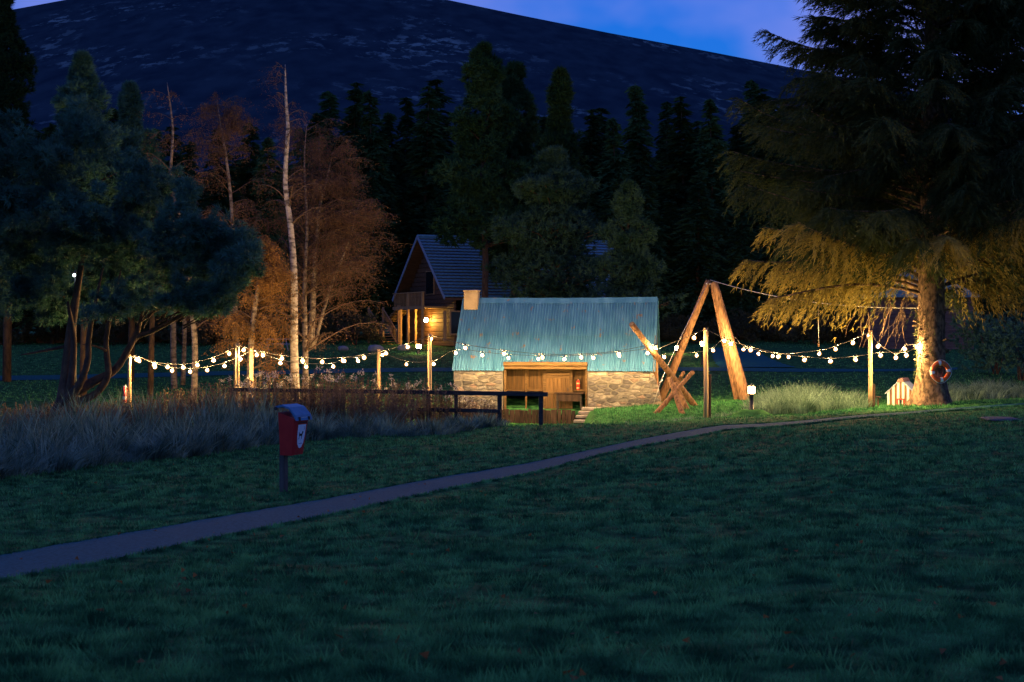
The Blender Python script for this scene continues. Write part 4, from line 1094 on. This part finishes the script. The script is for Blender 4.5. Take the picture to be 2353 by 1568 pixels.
ok = path_dist(xt, Yt) > .3; xt, Yt = xt[ok], Yt[ok]; k = np.repeat(np.arange(len(xt)), 16); n = len(k); a = R.uniform(0, 2*math.pi, n); sp = R.uniform(0, .09, n)
x = xt[k] + sp*np.cos(a); y = Yt[k] + sp*np.sin(a); P = np.stack([x, y, gz(x, y) - .005], -1); D = np.stack([np.cos(a)*.6, np.sin(a)*.6, np.ones(n)], -1) + R.normal(0, .25, (n, 3))
v.add(blades(P, D, R.uniform(.05, .11, n)*np.repeat(R.uniform(.7, 1.3, len(xt)), 16), np.clip(.001*y, .008, .03)))
# the lit plinth beside the hut and the far meadow, sparse tufts
n = 26000; px = R.uniform(1365, 2420, n); Yd = R.uniform(50, 62.0, n); x = (px - CX)/FP*Yd
P = np.stack([x, Yd, gz(x, Yd) - .01], -1); D = np.stack([R.normal(0, .5, n), R.normal(0, .5, n), np.ones(n)], -1)
v.add(blades(P, D, R.uniform(.06, .16, n), .03))
n = 60000; px = R.uniform(-200, 2550, n); Yd = 64 * (108/64)**R.random(n); x = (px - CX)/FP*Yd
P = np.stack([x, Yd, gz(x, Yd) - .01], -1); D = np.stack([R.normal(0, .5, n), R.normal(0, .5, n), np.ones(n)], -1)
loc = (P[:, :2] - np.array([HL.x, HL.y])); uu = loc @ np.array([math.cos(yaw), math.sin(yaw)]); vv = loc @ np.array([-math.sin(yaw), math.cos(yaw)])
ok = ~((uu > -.1) & (uu < LEN + .4) & (vv > -.1) & (vv < DEP + .1))
ppy = HY + (EYE - P[:, 2])/Yd*FP; fy0 = np.interp(px, [a for a, b, c in FT], [b for a, b, c in FT]); fy1 = np.interp(px, [a for a, b, c in FT], [c for a, b, c in FT])
ok &= ~((ppy > fy0 - .5) & (ppy < fy1 + 1)) & ~((px > 1630) & (px < 1840) & (ppy > 800) & (ppy < 850))
v.add(blades(P[ok], D[ok], R.uniform(.05, .13, ok.sum()), .05))
tag(v.build('grass', M['grass']), 'short green grass of the lawn and meadow', 'grass', kind='stuff')

n = 220; Yd = 6*(46/6)**R.random(n); x = (R.uniform(0, 2353, n) - CX)/FP*Yd; P = np.stack([x, Yd, gz(x, Yd) + .035], -1)
lf = Veg(); D = np.stack([R.normal(0, 1, n), R.normal(0, 1, n), R.normal(.1, .2, n)], -1); lf.add(blades(P, D, R.uniform(.03, .06, n), R.uniform(.025, .05, n)))
tag(lf.build('fallen_leaves', M['gleaf']), 'scattered fallen leaves on the lawn', 'leaves', kind='stuff')
# rough grass belt on the left: arching tussocks, then dead willowherb behind
def tuft(cx_, cy_, n, h, spread, lean, w, v):
    a = R.uniform(0, 2*math.pi, n); r = spread*np.sqrt(R.random(n))
    x, y = cx_ + r*np.cos(a), cy_ + r*np.sin(a); P = np.stack([x, y, gz(x, y) - .03], -1)
    D = np.stack([np.cos(a)*lean*R.uniform(.2, 1, n) + R.normal(0, .15, n), np.sin(a)*lean*R.uniform(.2, 1, n) + R.normal(0, .15, n), np.ones(n)], -1); D = norm(D)
    L = h*R.uniform(.5, 1.1, n); mid = P + D*(L*.6)[:, None]
    D2 = norm(D + np.stack([np.cos(a)*lean*1.2, np.sin(a)*lean*1.2, -.35 - 0*a], -1) * .6)
    sd = norm(np.cross(D, rdir(n))) * (w/2)
    v.add(np.stack([P - sd, P + sd, mid + sd*.8], 1)); v.add(np.stack([P - sd, mid + sd*.8, mid - sd*.8], 1)); v.add(np.stack([mid - sd*.8, mid + sd*.8, mid + D2*(L*.5)[:, None]], 1))
BX = np.array([-260, 0, 200, 400, 650, 830, 1000, 1160]); BY = np.array([21.5, 25.8, 28.5, 32, 36.8, 39, 40.5, 44.4])
v = Veg()
for i in range(430):
    px = R.uniform(-240, 1160); y0 = np.interp(px, BX, BY); y = y0 + (50 - y0)*R.random()**1.6; x = (px - CX)/FP*y
    if abs(px - 656) < 20 and y < 24: continue
    tuft(x, y, 46, R.uniform(.3, 1.0)*(1.0 if px < 900 else .55), R.uniform(.12, .35), R.uniform(.2, .8), .012 + .00045*y, v)
for i in range(90):   # the front edge of the belt
    px = R.uniform(-200, 1150); y = np.interp(px, BX, BY) + R.uniform(-.3, .5); x = (px - CX)/FP*y
    tuft(x, y, 70, R.uniform(.35, .65)*(1.0 if px < 900 else .6), .3, .9, .012 + .0002*y, v)
for i in range(60):   # taller uneven clumps with feathery stems
    px = R.uniform(-120, 620); y0 = np.interp(px, BX, BY); y = y0 + 1.5 + (47 - y0)*R.random(); x = (px - CX)/FP*y
    tuft(x, y, 34, R.uniform(.9, 1.45), R.uniform(.1, .3), R.uniform(.1, .4), .014 + .0004*y, v)
tag(v.build('tussock_grass', M['tuss']), 'belt of pale tussock grass along the edge of the lawn', 'tussock grass', kind='stuff')
v = Veg(); fl = Veg()
n = 2120
for i in range(n):
    px = R.uniform(-60, 1140) if i < 1900 else R.uniform(500, 960); y = R.uniform(np.interp(px, [-60, 500, 1140], [40, 41, 46]), 51.5) if i < 1900 else R.uniform(42.5, 45.2); x = (px - CX)/FP*y
    hmax = np.interp(px, [-60, 250, 420, 560, 760, 960, 1060, 1140], [.7, .9, 1.35, 1.7, 1.9, 1.6, 1.3, .9])
    h = hmax*(R.uniform(.55, 1.05) if i < 1900 else R.uniform(.4, .75)); b = np.array([x, y, float(gz0(x, y))]); ln = np.array([R.normal(0, .08), R.normal(0, .08), 1.0]); ln /= np.linalg.norm(ln)
    v.add(blades(b[None], ln[None], h, .022)); v.add(blades(b[None], (ln + np.array([.02, 0, 0]))[None], h, .022))
    m = 26; t = R.uniform(.3, 1, m); P = b + ln*(h*t)[:, None]; D = rdir(m) + np.array([0, 0, .9])
    v.add(blades(P, D, R.uniform(.06, .18, m)*(1.25 - t*.7), .03))
    if px > 520 and R.random() < .22 and h > hmax*.8 and i < 1900:
        m = 14; P = b + ln*h + R.normal(0, .04, (m, 3)); fl.add(blades(P, rdir(m) + np.array([0, 0, .3]), .09, .025))
tag(v.build('willowherb', M['herb']), 'stand of dead brown willowherb stalks behind the dark fence', 'willowherb', kind='stuff')
tag(fl.build('seed_fluff', M['fluff']), 'pale fluffy seed heads on the willowherb', 'seed heads', kind='stuff')
v = Veg()
for i in range(230):   # dry reeds beyond the lawn by the kennel
    px = R.choice([R.uniform(1725, 2000), R.uniform(1740, 1900)]); y = R.uniform(50.5, 60); x = (px - CX)/FP*y
    tuft(x, y, 55, R.uniform(.5, 1.0)*np.interp(px, [1725, 1830, 1900, 2000], [.7, 1.15, .95, .6]), .3, .45, .022, v)
for i in range(110):
    px = R.uniform(1340, 1720); y = R.uniform(48.8, 51.5); x = (px - CX)/FP*y
    tuft(x, y, 24, R.uniform(.12, .3), .25, .8, .02, v)
for i in range(120):
    px = R.uniform(2150, 2420); y = R.uniform(56, 64); x = (px - CX)/FP*y
    tuft(x, y, 40, R.uniform(.5, .9), .35, .6, .024, v)
tag(v.build('dry_reeds', M['tuss']), 'tawny dry reeds behind the lawn crest near the kennel', 'reeds', kind='stuff')

# ---- big spruce
def spray_branch(v, tw, base, az, L, elev, droop, up, ntw, needle_len, needle_w, hang, nb=9, wood=.05):
    """one spruce limb: curved axis, side twigs left and right, hanging shoots, needles as small blades"""
    s = np.linspace(0, 1, 9); out = np.array([math.cos(az), math.sin(az), 0]); side = np.array([-math.sin(az), math.cos(az), 0])
    z = L*(math.tan(elev)*s - droop*s**2 + up*s**4)
    ax = base + out*(L*s)[:, None]*.97 + np.array([0, 0, 1.])*z[:, None] + side*(.05*L*np.sin(s*4 + az))[:, None]
    tw.tube([tuple(p) for p in ax], [wood*(1 - .85*q) + .006 for q in s], 5, False)
    t = R.uniform(.16, 1.0, ntw); k = np.clip((t*8).astype(int), 0, 7); f = (t*8 - k)[:, None]
    P = ax[k]*(1-f) + ax[k+1]*f; tang = norm(ax[k+1] - ax[k])
    sg = np.where(R.random(ntw) < .5, 1, -1)[:, None]
    D = norm(tang*R.uniform(.5, 1.0, (ntw, 1)) + side*sg*R.uniform(.3, 1.0, (ntw, 1)) + np.array([0, 0, -1.])*R.uniform(.1, 1, (ntw, 1))*hang)
    tl = L*.23*(1.15 - .75*t)*R.uniform(.6, 1.25, ntw) + .18
    q = np.linspace(.04, 1, nb)
    # twig points bend downwards
    TP = P[:, None] + D[:, None]*(tl[:, None]*q)[..., None] + np.array([0, 0, -1.])*(tl[:, None]*hang*.45*q**2)[..., None]
    TD = norm(np.gradient(TP, axis=1))
    v_b = blades(P, D, tl*.9, .02); v.add(v_b)
    for rep in range(3):
        n = TP.shape[0]*nb
        rd = rdir(n); ND = norm(TD.reshape(-1, 3)*1.25 + rd*.62)
        v.add(blades(TP.reshape(-1, 3) + R.normal(0, .02, (n, 3)), ND, needle_len*R.uniform(.6, 1.3, n), needle_w))
def big_spruce():
    b = on(2140, 51.5); o = empty('spruce_tree', (b.x, b.y, b.z)); tag(o, 'huge spruce with drooping lamplit lower branches and thick mossy trunk', 'tree')
    H = 25.0
    tr = MB(); hs = [-.3, 0, .25, .6, 1.2, 2, 3, 4, 6, 9, 13, 18, 22, H]; rr = [.92, .80, .66, .57, .52, .485, .47, .46, .42, .36, .27, .16, .08, .01]
    n = 26; V = []; F = []
    for z, r in zip(hs, rr):
        for k in range(n):
            a = 2*math.pi*k/n; fl_ = 1 + (.16*math.sin(a*5 + .6) + .08*math.sin(a*3))*max(0, 1 - z/1.4)**1.5 + .05*math.sin(a*7 + z*3)
            V.append((r*fl_*math.cos(a), r*fl_*math.sin(a), z))
    for i in range(len(hs)-1):
        for k in range(n): F.append((i*n+k, i*n+(k+1) % n, (i+1)*n+(k+1) % n, (i+1)*n+k))
    tr.add(V, F, True).build('trunk', M['bark'], o)
    kn_ = MB()
    for i in range(26):   # branch stubs and burrs on the bare trunk
        a = R.uniform(0, 2*math.pi); z = R.uniform(.8, 3.6); r = .49
        p = Vector((math.cos(a)*r, math.sin(a)*r, z)); d = Vector((math.cos(a), math.sin(a), R.uniform(-.2, .5)))
        MB().tube([p - d*.03, p + d*R.uniform(.06, .2)], [.05, .03], 7).build('branch_stub', M['bark'], o)
    v = Veg(); tw = MB()
    lv = 0; h = 4.1
    dead = Veg()  # lower sprays that get the twig colour with lamplight painted in
    while h < H - .6:
        t = (h - 4.1)/(H - 4.1)
        Rr = 6.7*(1 - t)**.58*(.9 if h < 4.2 else 1) + .3
        nbr = 10 if h < 14 else 8
        for i in range(nbr):
            az = lv*.83 + i*2*math.pi/nbr + R.normal(0, .18)
            L = Rr*R.uniform(.68, 1.12)
            if math.sin(az) < -.5 and h < 5.0: continue
            facing = math.sin(az) < .55     # far side needs less detail
            el = math.radians(np.interp(h, [3, 6, 12, 25], [21, 22, 22, 40])) + R.normal(0, .07)
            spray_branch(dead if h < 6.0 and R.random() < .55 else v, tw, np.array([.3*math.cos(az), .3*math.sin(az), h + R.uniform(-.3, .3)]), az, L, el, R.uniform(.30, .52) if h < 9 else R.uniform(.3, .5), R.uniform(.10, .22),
                         int((92 if facing else 46)*(L/6)*(1.0 if h < 11 else 1.5) + 12), R.uniform(.20, .30), .036, np.interp(h, [3, 8, 14, 25], [.90, .72, .55, .3]), 8, .075 if h < 5 else .04)
        h += np.interp(h, [3, 12, 25], [.50, .58, .6]); lv += 1
    # bare hanging twigs under the lowest limbs
    for i in range(26):
        a = R.uniform(math.pi*.75, math.pi*1.45); r = R.uniform(.6, 2.6); p = Vector((math.cos(a)*r, math.sin(a)*r, 3.6 + R.uniform(-.2, .3)))
        q = [p]
        for k in range(4): q.append(q[-1] + Vector((R.normal(-.08, .1), R.normal(0, .1), -R.uniform(.25, .4))))
        tw.tube(q, [.014, .012, .009, .006, .004], 4, False)
    # short green shoots sprouting from the trunk side
    m = 420; a = R.uniform(math.pi*.7, math.pi*1.5, m); z = R.uniform(.9, 3.4, m); P = np.stack([np.cos(a)*.5, np.sin(a)*.5, z], -1)
    v.add(blades(P, np.stack([np.cos(a), np.sin(a), R.normal(0, .4, m)], -1), R.uniform(.06, .2, m), .03))
    tw.build('limb', M['bark'], o); v.build('crown', M['needle'], o); tag(dead.build('hanging_twigs', M['lamplit_twig'], o), kind='stuff')
big_spruce()

# ---- pines: pads of needle tufts on crooked limbs
def pads(v, centres, radii, per, nl, nw, tufts):
    for c, r in zip(centres, radii):
        q = rdir(tufts)*np.array([1, 1, .62])*r*np.cbrt(R.uniform(.25, 1, tufts))[:, None] + c
        outd = norm(q - c + np.array([0, 0, .35*r]))
        P = np.repeat(q, per, 0); D = norm(np.repeat(outd, per, 0)*.8 + rdir(len(P))*.85)
        v.add(blades(P + R.normal(0, .03, P.shape), D, nl*R.uniform(.6, 1.2, len(P)), nw))
def spreading_pine():
    b = on(140, 47.5); o = empty('pine_tree', tuple(b)); tag(o, 'spreading pine with several bent stems rising from one leaning base', 'tree')
    m = MB(); Y = 47.5
    def s(pts, rad, dy=None):
        P = [at(*z4(x, y), Y + (d if dy is None else dy*i)) - b for i, (x, y, d) in enumerate(pts)]
        S = []; rr = []
        for i in range(len(P)-1):
            p0, p1, p2, p3 = P[max(i-1, 0)], P[i], P[i+1], P[min(i+2, len(P)-1)]
            for t in (0, .33, .67):
                S.append(.5*((2*p1) + (p2-p0)*t + (2*p0-5*p1+4*p2-p3)*t*t + (3*p1-p0-3*p2+p3)*t**3)); rr.append(rad[i] + (rad[i+1]-rad[i])*t)
        S.append(P[-1]); rr.append(rad[-1]); m.tube(S, rr, 10, True, .06)
    s([(470, 1520, 0), (545, 1380, 0), (600, 1230, 0), (615, 1050, .1), (640, 850, .2), (660, 650, .4), (700, 350, .6), (760, 0, .8), (820, -400, 1)], [.40, .32, .27, .20, .20, .18, .14, .10, .03])
    s([(640, 1200, -.1), (675, 1000, -.2), (690, 800, -.1), (690, 620, 0), (640, 300, -.4)], [.15, .12, .11, .10, .04])
    s([(590, 1260, -.1), (720, 1120, -.3), (790, 980, -.5), (830, 820, -.6), (835, 640, -.6), (900, 300, -.8), (980, -50, -1)], [.20, .14, .11, .10, .09, .06, .02])
    s([(660, 1260, .1), (770, 1230, .1), (900, 1165, .2), (985, 1060, .2), (1020, 960, .1), (1005, 800, .1), (1000, 640, 0), (1060, 350, 0), (1140, 0, .2)], [.19, .14, .12, .12, .11, .10, .09, .06, .02])
    s([(640, 1190, .1), (780, 1110, .1), (920, 1030, .3), (1060, 960, .4), (1150, 850, .5), (1210, 740, .5), (1290, 590, .6), (1360, 330, .8)], [.22, .17, .15, .13, .12, .11, .09, .03])
    s([(1260, 640, .6), (1450, 570, .6), (1700, 430, .4), (1830, 310, .3), (1920, 190, .3), (2050, 30, .3)], [.085, .075, .065, .05, .035, .02])
    s([(620, 720, .3), (420, 760, 0), (200, 800, -.5)], [.06, .045, .02]); s([(1000, 760, 0), (900, 720, -.3), (780, 700, -.7)], [.05, .035, .02])
    for i in range(16):
        x0, y0 = R.uniform(1280, 1750), R.uniform(380, 560); s([(x0, y0, .5), (x0 + R.uniform(60, 200), y0 - R.uniform(60, 160), .3), (x0 + R.uniform(200, 420), y0 - R.uniform(60, 330), R.uniform(-1, 1))], [.03, .022, .008])
    s([(700, 1190, .1), (660, 1330, -.2), (640, 1470, -.3)], [.22, .22, .26])
    m.build('trunk', M['pbark'], o)
    v = Veg(); cs = []; rs = []
    # outline of the crown in the picture (x, top, bottom)
    OX = np.array([-60, 0, 60, 120, 200, 280, 350, 420, 470, 520, 575]); OT = np.array([300, 270, 320, 330, 250, 300, 285, 390, 455, 500, 560]); OB = np.array([745, 745, 740, 735, 745, 735, 700, 705, 720, 700, 650])
    for i in range(74):
        px = R.uniform(-70, 560); tp, bt = np.interp(px, OX, OT), np.interp(px, OX, OB)
        py = tp + 22 + (bt - tp - 30)*R.random(); d = R.uniform(-3.2, 2.6)
        c = np.array(at(px, py, Y + d) - b); dirx = R.uniform(-.6, 1.0)
        m_ = 16 + int(R.integers(0, 8))
        for j in range(m_):
            t = (j + .5)/m_; q = c + np.array([dirx*(t - .5)*2.4 + R.normal(0, .2), R.normal(0, .4), .6*(t - .5) + R.normal(0, .26)])
            ppx = CX + FP*(q[0] + b.x)/(q[1] + b.y); ppy = HY - FP*(q[2] + b.z - EYE)/(q[1] + b.y)
            if abs(ppx - 171) < 36 and abs(ppy - 633) < 30: continue
            if ppy > np.interp(ppx, OX, OB) + 4 or ppx > 580: continue
            cs.append(q); rs.append(R.uniform(.16, .38))
    pads(v, cs, rs, 20, .23, .030, 12)
    v.build('crown', M['pneedle'], o)
spreading_pine()

def cone_pine(name, label, px, Y, top, halfw, bottom, n, m_, nl=.28, nw=.05, tufts=14, per=16, mul=1.0, group=None, pr=(.55, 1.1), shape=.85, asym=0):
    b = on(px, Y); H = EYE - (top - HY)/FP*Y - b.z; o = empty(name, tuple(b)); tag(o, label, 'tree', group)
    zlo = EYE - (bottom - HY)/FP*Y - b.z
    MB().tube([(0, 0, -.2), (.1, 0, H*.3), (-.1, .1, H*.6), (0, 0, H*.96)], [H*.012, H*.010, H*.007, .02], 8).build('trunk', M['pbark'], o)
    cs, rs = [], []
    Wm = halfw/FP*Y
    for i in range(n):
        t = R.random()**.85; z = zlo + (H - zlo)*t; w = Wm*(1 - t)**shape*(.75 + .35*math.sin(t*23 + px))
        a = R.uniform(0, 2*math.pi); r = w*math.sqrt(R.uniform(.15, 1)); rr = R.uniform(*pr)*(1 - .8*t)*mul
        cs.append(np.array([r*math.cos(a) + asym*(1-t), r*math.sin(a)*.8, min(z, H - rr*.5)])); rs.append(rr)
    v = Veg(); pads(v, cs, rs, per, nl, nw, tufts); v.build('crown', m_, o)
    br = MB()
    for c in cs[::4]: br.tube([(0, 0, max(c[2] - .8, .5)), tuple(c)], [.05, .015], 4, False)
    br.build('limb', M['pbark'], o)
    return o
cone_pine('pine_tree', 'dark pine with a pointed top rising behind the spreading pine', 190, 66, 128, 205, 700, 520, M['pneedle'], mul=1.25)
cone_pine('pine_tree', 'tallest dark pine at the edge of the wood behind the spreading pine', 15, 76, -10, 190, 720, 420, M['fneedle'], mul=1.3)
cone_pine('pine_tree', 'slim dark pine beside the pointed pine and the first birch', 300, 76, 195, 140, 720, 340, M['pneedle'], mul=1.2)
cone_pine('pine_tree', 'bushy blue green pine in front of the first bare birch', 345, 68, 300, 70, 560, 110, M['pneedle'], .2, .03)
cone_pine('pine_tree', 'tall layered pine with a broad knobbly top beside the lodge ridge', 1112, 88, 108, 110, 560, 290, M['fneedle'], .4, .09, 14, 16, 1.35, shape=.5)
cone_pine('pine_tree', 'rounded tall pine leaning on the knobbly topped pine behind the lodge', 1178, 94, 150, 105, 640, 260, M['fneedle'], .4, .09, 14, 16, 1.3, shape=.4)
cone_pine('pine_tree', 'slender open pine with orange upper trunk behind the hut roof', 1287, 84, 163, 85, 690, 190, M['fneedle'], .36, .08, 13, 15, 1.1, shape=.6)
cone_pine('pine_tree', 'broad low pine spreading its boughs in front of the lodge roof', 1272, 78, 345, 165, 705, 360, M['mneedle'], .3, .06, 13, 15, 1.15, shape=.45)
cone_pine('pine_tree', 'young bushy pine with upright shoots behind the hut gable', 1445, 72, 422, 105, 715, 240, M['mneedle'], .26, .045, 14, 16, .95, shape=.7)
# bough across the lodge roof
# ---- forest conifers
def forest_variant(seed):
    v = Veg(); H = 1.0; rg = np.random.default_rng(seed); lev = 46
    for i in range(lev):
        t = (i + .5)/lev; z = .13 + .87*t + rg.normal(0, .008); rad = .185*(1 - t)**.72*rg.uniform(.6, 1.2) + .006; nb = 13 if t < .8 else 7
        for k in range(nb):
            a = rg.uniform(0, 2*math.pi); L = rad*rg.uniform(.6, 1.15); out = np.array([math.cos(a), math.sin(a), 0]); sd = np.array([-math.sin(a), math.cos(a), 0])
            m = 9; s = np.linspace(.1, 1, m); P = out*(L*s)[:, None] + np.array([0, 0, 1])*(z + rg.normal(0, .01) + L*(.25*s - .55*s*s))[:, None]
            D = out*1.0 + sd*rg.normal(0, .9, (m, 1)) + np.array([0, 0, -1])*rg.uniform(.0, .7, (m, 1))
            v.add(blades(P, D, rg.uniform(.018, .042, m), .013)); v.add(blades(P, D - 2*sd*rg.uniform(-.9, .9, (m, 1)), rg.uniform(.015, .034, m), .013))
    m = 10; P = np.zeros((m, 3)); P[:, 2] = np.linspace(.96, .99, m); v.add(blades(P, rdir(m)*.3 + np.array([0, 0, 1]), .03, .006))
    return v.mesh('crown', M['fneedle'])
fvar = [forest_variant(40 + i) for i in range(5)]
ftrunk = MB().tube([(0, 0, -.02), (0, 0, .4), (0, 0, .98)], [.011, .008, .001], 7).mesh('trunk', M['pbark'])
def conifer(px, Y, top, wide=1.0, vi=0, label='dark conifer of the dense wood behind the lodge and meadow'):
    b = on(px, Y); h = EYE - (top - HY)/FP*Y - b.z
    o = empty('conifer_tree', tuple(b), R.uniform(0, 6.28)); tag(o, label, 'tree', 'conifers of the wood behind the meadow')
    o.scale = (h*wide, h*wide*R.uniform(.85, 1.15), h); o.rotation_euler = (R.normal(0, .02), R.normal(0, .025), o.rotation_euler.z)
    link('trunk', ftrunk, o); link('crown', fvar[vi % 5], o)
row1 = [(690, 300), (735, 262), (770, 225), (800, 205), (838, 262), (868, 213), (905, 262), (930, 236), (965, 208), (1012, 196), (1050, 260), (1235, 270), (1255, 240), (1345, 262), (1385, 258), (1420, 272), (1482, 200), (1532, 246), (1578, 232), (1612, 285), (1645, 230), (1690, 290), (1735, 196), (1760, 215), (1800, 235), (1835, 262), (1880, 250), (1960, 230), (2040, 280), (2120, 260), (2210, 250), (2300, 230), (2390, 200)]
for i, (px, tp) in enumerate(row1): conifer(px, 113 + (i*7 % 5)*3.0, tp, R.uniform(.85, 1.15), i, 'tall conifer whose spire stands out above the wood behind the lodge')
for i in range(46):
    px = -160 + i*60 + R.uniform(-18, 18); conifer(px, 126 + R.uniform(0, 14), R.uniform(285, 350) + (60 if 430 < px < 680 else 0), R.uniform(.95, 1.3), i)
for i in range(40):
    px = -150 + i*68 + R.uniform(-20, 20); conifer(px, 106 + R.uniform(0, 5), R.uniform(380, 480), R.uniform(1.1, 1.5), i + 2, 'low broad conifer filling the front edge of the wood behind the meadow')
for px, tp in ((-60, 190), (60, 240), (120, 290), (240, 250), (360, 300), (430, 330), (500, 300), (560, 285), (620, 320)): conifer(px, 100 + R.uniform(0, 8), tp, 1.1, int(px), 'conifer of the wood showing between the birches and the spreading pine')

# ---- shrubs along the wood's edge
def shrub(px, Y, w, h, m_, label, n=26):
    b = on(px, Y); o = empty('shrub', tuple(b)); tag(o, label, 'shrub', 'shrubs along the edge of the wood')
    v = Veg(); cs = [np.array([R.uniform(-w, w)/2, R.uniform(-w, w)/2, h*R.uniform(.15, .8)*(1)]) for i in range(n)]
    pads(v, cs, R.uniform(.25, .5, n)*h*.55, 12, .2, .07, 16); v.build('foliage', m_, o)
    st = MB()
    for i in range(6): st.tube([(R.normal(0, .1), R.normal(0, .1), -.1), (R.uniform(-w, w)/3, R.uniform(-w, w)/3, h*.6)], [.04, .015], 5)
    st.build('stem', M['twig'], o)
for px in list(range(1500, 2000, 46)) + list(range(720, 860, 50)) + list(range(-60, 620, 60)) + [2260, 2310, 2360]:
    shrub(px + R.uniform(-10, 10), R.uniform(98, 104), R.uniform(2.5, 4), R.uniform(1.4, 2.8), M['shrubm'], 'dark shrub at the edge of the wood behind the meadow')
for px, Y, h in ((2290, 74, 3.6), (2345, 70, 3.2)): shrub(px, Y, 3.2, h, M['pneedle'], 'blue green conifer bush on the meadow beyond the spruce', 40)

# ---- birches
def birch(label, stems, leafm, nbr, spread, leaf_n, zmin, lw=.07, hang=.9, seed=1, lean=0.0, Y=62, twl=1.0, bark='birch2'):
    b = on(stems[0][0][0], Y); o = empty('birch_tree', tuple(b)); tag(o, label, 'tree')
    tr = MB(); tw = MB(); v = Veg()
    for si, st in enumerate(stems):
        P = [at(px, py, Y + .5*si) - b for px, py, *_ in st]; rad = [q[2] for q in st]
        if si == 0: P[0] = Vector((0, 0, -.15))
        S, rr = [], []
        for i in range(len(P)-1):
            p0, p1, p2, p3 = P[max(i-1, 0)], P[i], P[i+1], P[min(i+2, len(P)-1)]
            for t in (0, .2, .4, .6, .8):
                S.append(.5*((2*p1) + (p2-p0)*t + (2*p0-5*p1+4*p2-p3)*t*t + (3*p1-p0-3*p2+p3)*t**3)); rr.append(rad[i] + (rad[i+1]-rad[i])*t)
        S.append(P[-1]); rr.append(rad[-1]); tr.tube(S, rr, 10, True, .03)
        top = S[-1].z
        for k in range(nbr):
            i = int(R.uniform(.18, .98)*(len(S)-1)); p = S[i]
            if p.z < zmin: continue
            a = R.uniform(0, 2*math.pi); fr_ = p.z/max(top, 1); L = spread*(1.1 - .75*fr_)*R.uniform(.55, 1.15)
            d = Vector((math.cos(a) + lean, math.sin(a)*.8, R.uniform(.45, 1.0)))
            q = [p]; n = 6
            for s in range(n):
                d = (d + Vector((R.normal(0, .12), R.normal(0, .12), -.10*s*hang*.6))).normalized(); q.append(q[-1] + d*(L/n))
            tw.tube(q, [max(.008, rr[i]*.33*(1 - s/(n+1))) for s in range(n+1)], 4, False)
            Q = np.array([tuple(x) for x in q])
            m = leaf_n; t = R.uniform(.25, 1, m)*n; kk = np.clip(t.astype(int), 0, n-1); f = (t - kk)[:, None]
            TP = Q[kk]*(1-f) + Q[kk+1]*f; TD = norm(rdir(m)*.7 + np.array([0, 0, -hang*.7]) + np.array([math.cos(a), math.sin(a), 0])*.4); tl = R.uniform(.4, 1.1, m)*twl
            v2 = blades(TP, TD, tl, .012); tw.add(v2.reshape(-1, 3).tolist(), [(3*j, 3*j+1, 3*j+2) for j in range(m)])
            lv = 11; ss = R.random((m, lv)); LP = (TP[:, None] + TD[:, None]*(tl[:, None]*ss)[..., None] + np.array([0, 0, -.12])*(ss**2)[..., None]).reshape(-1, 3) + R.normal(0, .05, (m*lv, 3))
            v.add(blades(LP, rdir(m*lv) + np.array([0, 0, -.6]), R.uniform(.6, 1.3, m*lv)*lw, lw*.75))
    tr.build('trunk', M[bark], o); tag(tw.build('branch', M['twig'], o), kind='stuff'); v.build('crown', leafm, o)
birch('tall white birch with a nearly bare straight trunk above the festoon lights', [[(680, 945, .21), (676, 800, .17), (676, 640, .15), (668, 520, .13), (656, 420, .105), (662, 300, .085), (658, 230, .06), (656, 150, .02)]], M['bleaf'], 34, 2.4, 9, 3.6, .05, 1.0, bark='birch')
birch('many stemmed birch with a wide purple brown crown beside the tall white birch', [[(703, 940, .16), (701, 780, .13), (700, 650, .09), (706, 520, .07), (700, 380, .04), (705, 290, .015)], [(712, 800, .12), (722, 620, .09), (735, 480, .07), (750, 420, .05), (765, 350, .02)], [(718, 800, .10), (726, 600, .07), (738, 450, .045), (733, 330, .02)], [(720, 800, .09), (760, 660, .07), (800, 560, .04), (825, 470, .015)]],
      M['bleaf'], 62, 4.2, 22, 1.6, .052, .9, lean=.38, Y=65)
birch('slim birch with rusty crown behind the spreading pine', [[(546, 935, .15), (542, 780, .12), (538, 600, .09), (532, 470, .075), (520, 360, .06), (508, 290, .03), (500, 230, .01)]], M['bleaf'], 74, 3.4, 20, 1.5, .055, 1.0, Y=63)
birch('pale birch trunk standing between the spreading pine and the rusty birch', [[(444, 925, .15), (448, 800, .13), (440, 700, .11), (430, 560, .09), (395, 420, .07), (398, 300, .05), (385, 190, .012)]], M['bleaf'], 30, 2.8, 9, 3.2, .06, 1.0, Y=61)
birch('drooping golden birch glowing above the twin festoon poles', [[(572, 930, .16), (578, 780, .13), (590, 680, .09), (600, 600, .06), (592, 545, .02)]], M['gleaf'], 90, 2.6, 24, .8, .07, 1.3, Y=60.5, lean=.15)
birch('distant pair of birch trunks in shade beneath the spreading pine', [[(400, 905, .17), (398, 760, .15), (402, 640, .1), (396, 420, .02)], [(420, 885, .13), (424, 740, .11), (418, 600, .07), (424, 450, .02)]], M['bleaf'], 26, 2.4, 8, 3, .06, 1.0, Y=72)
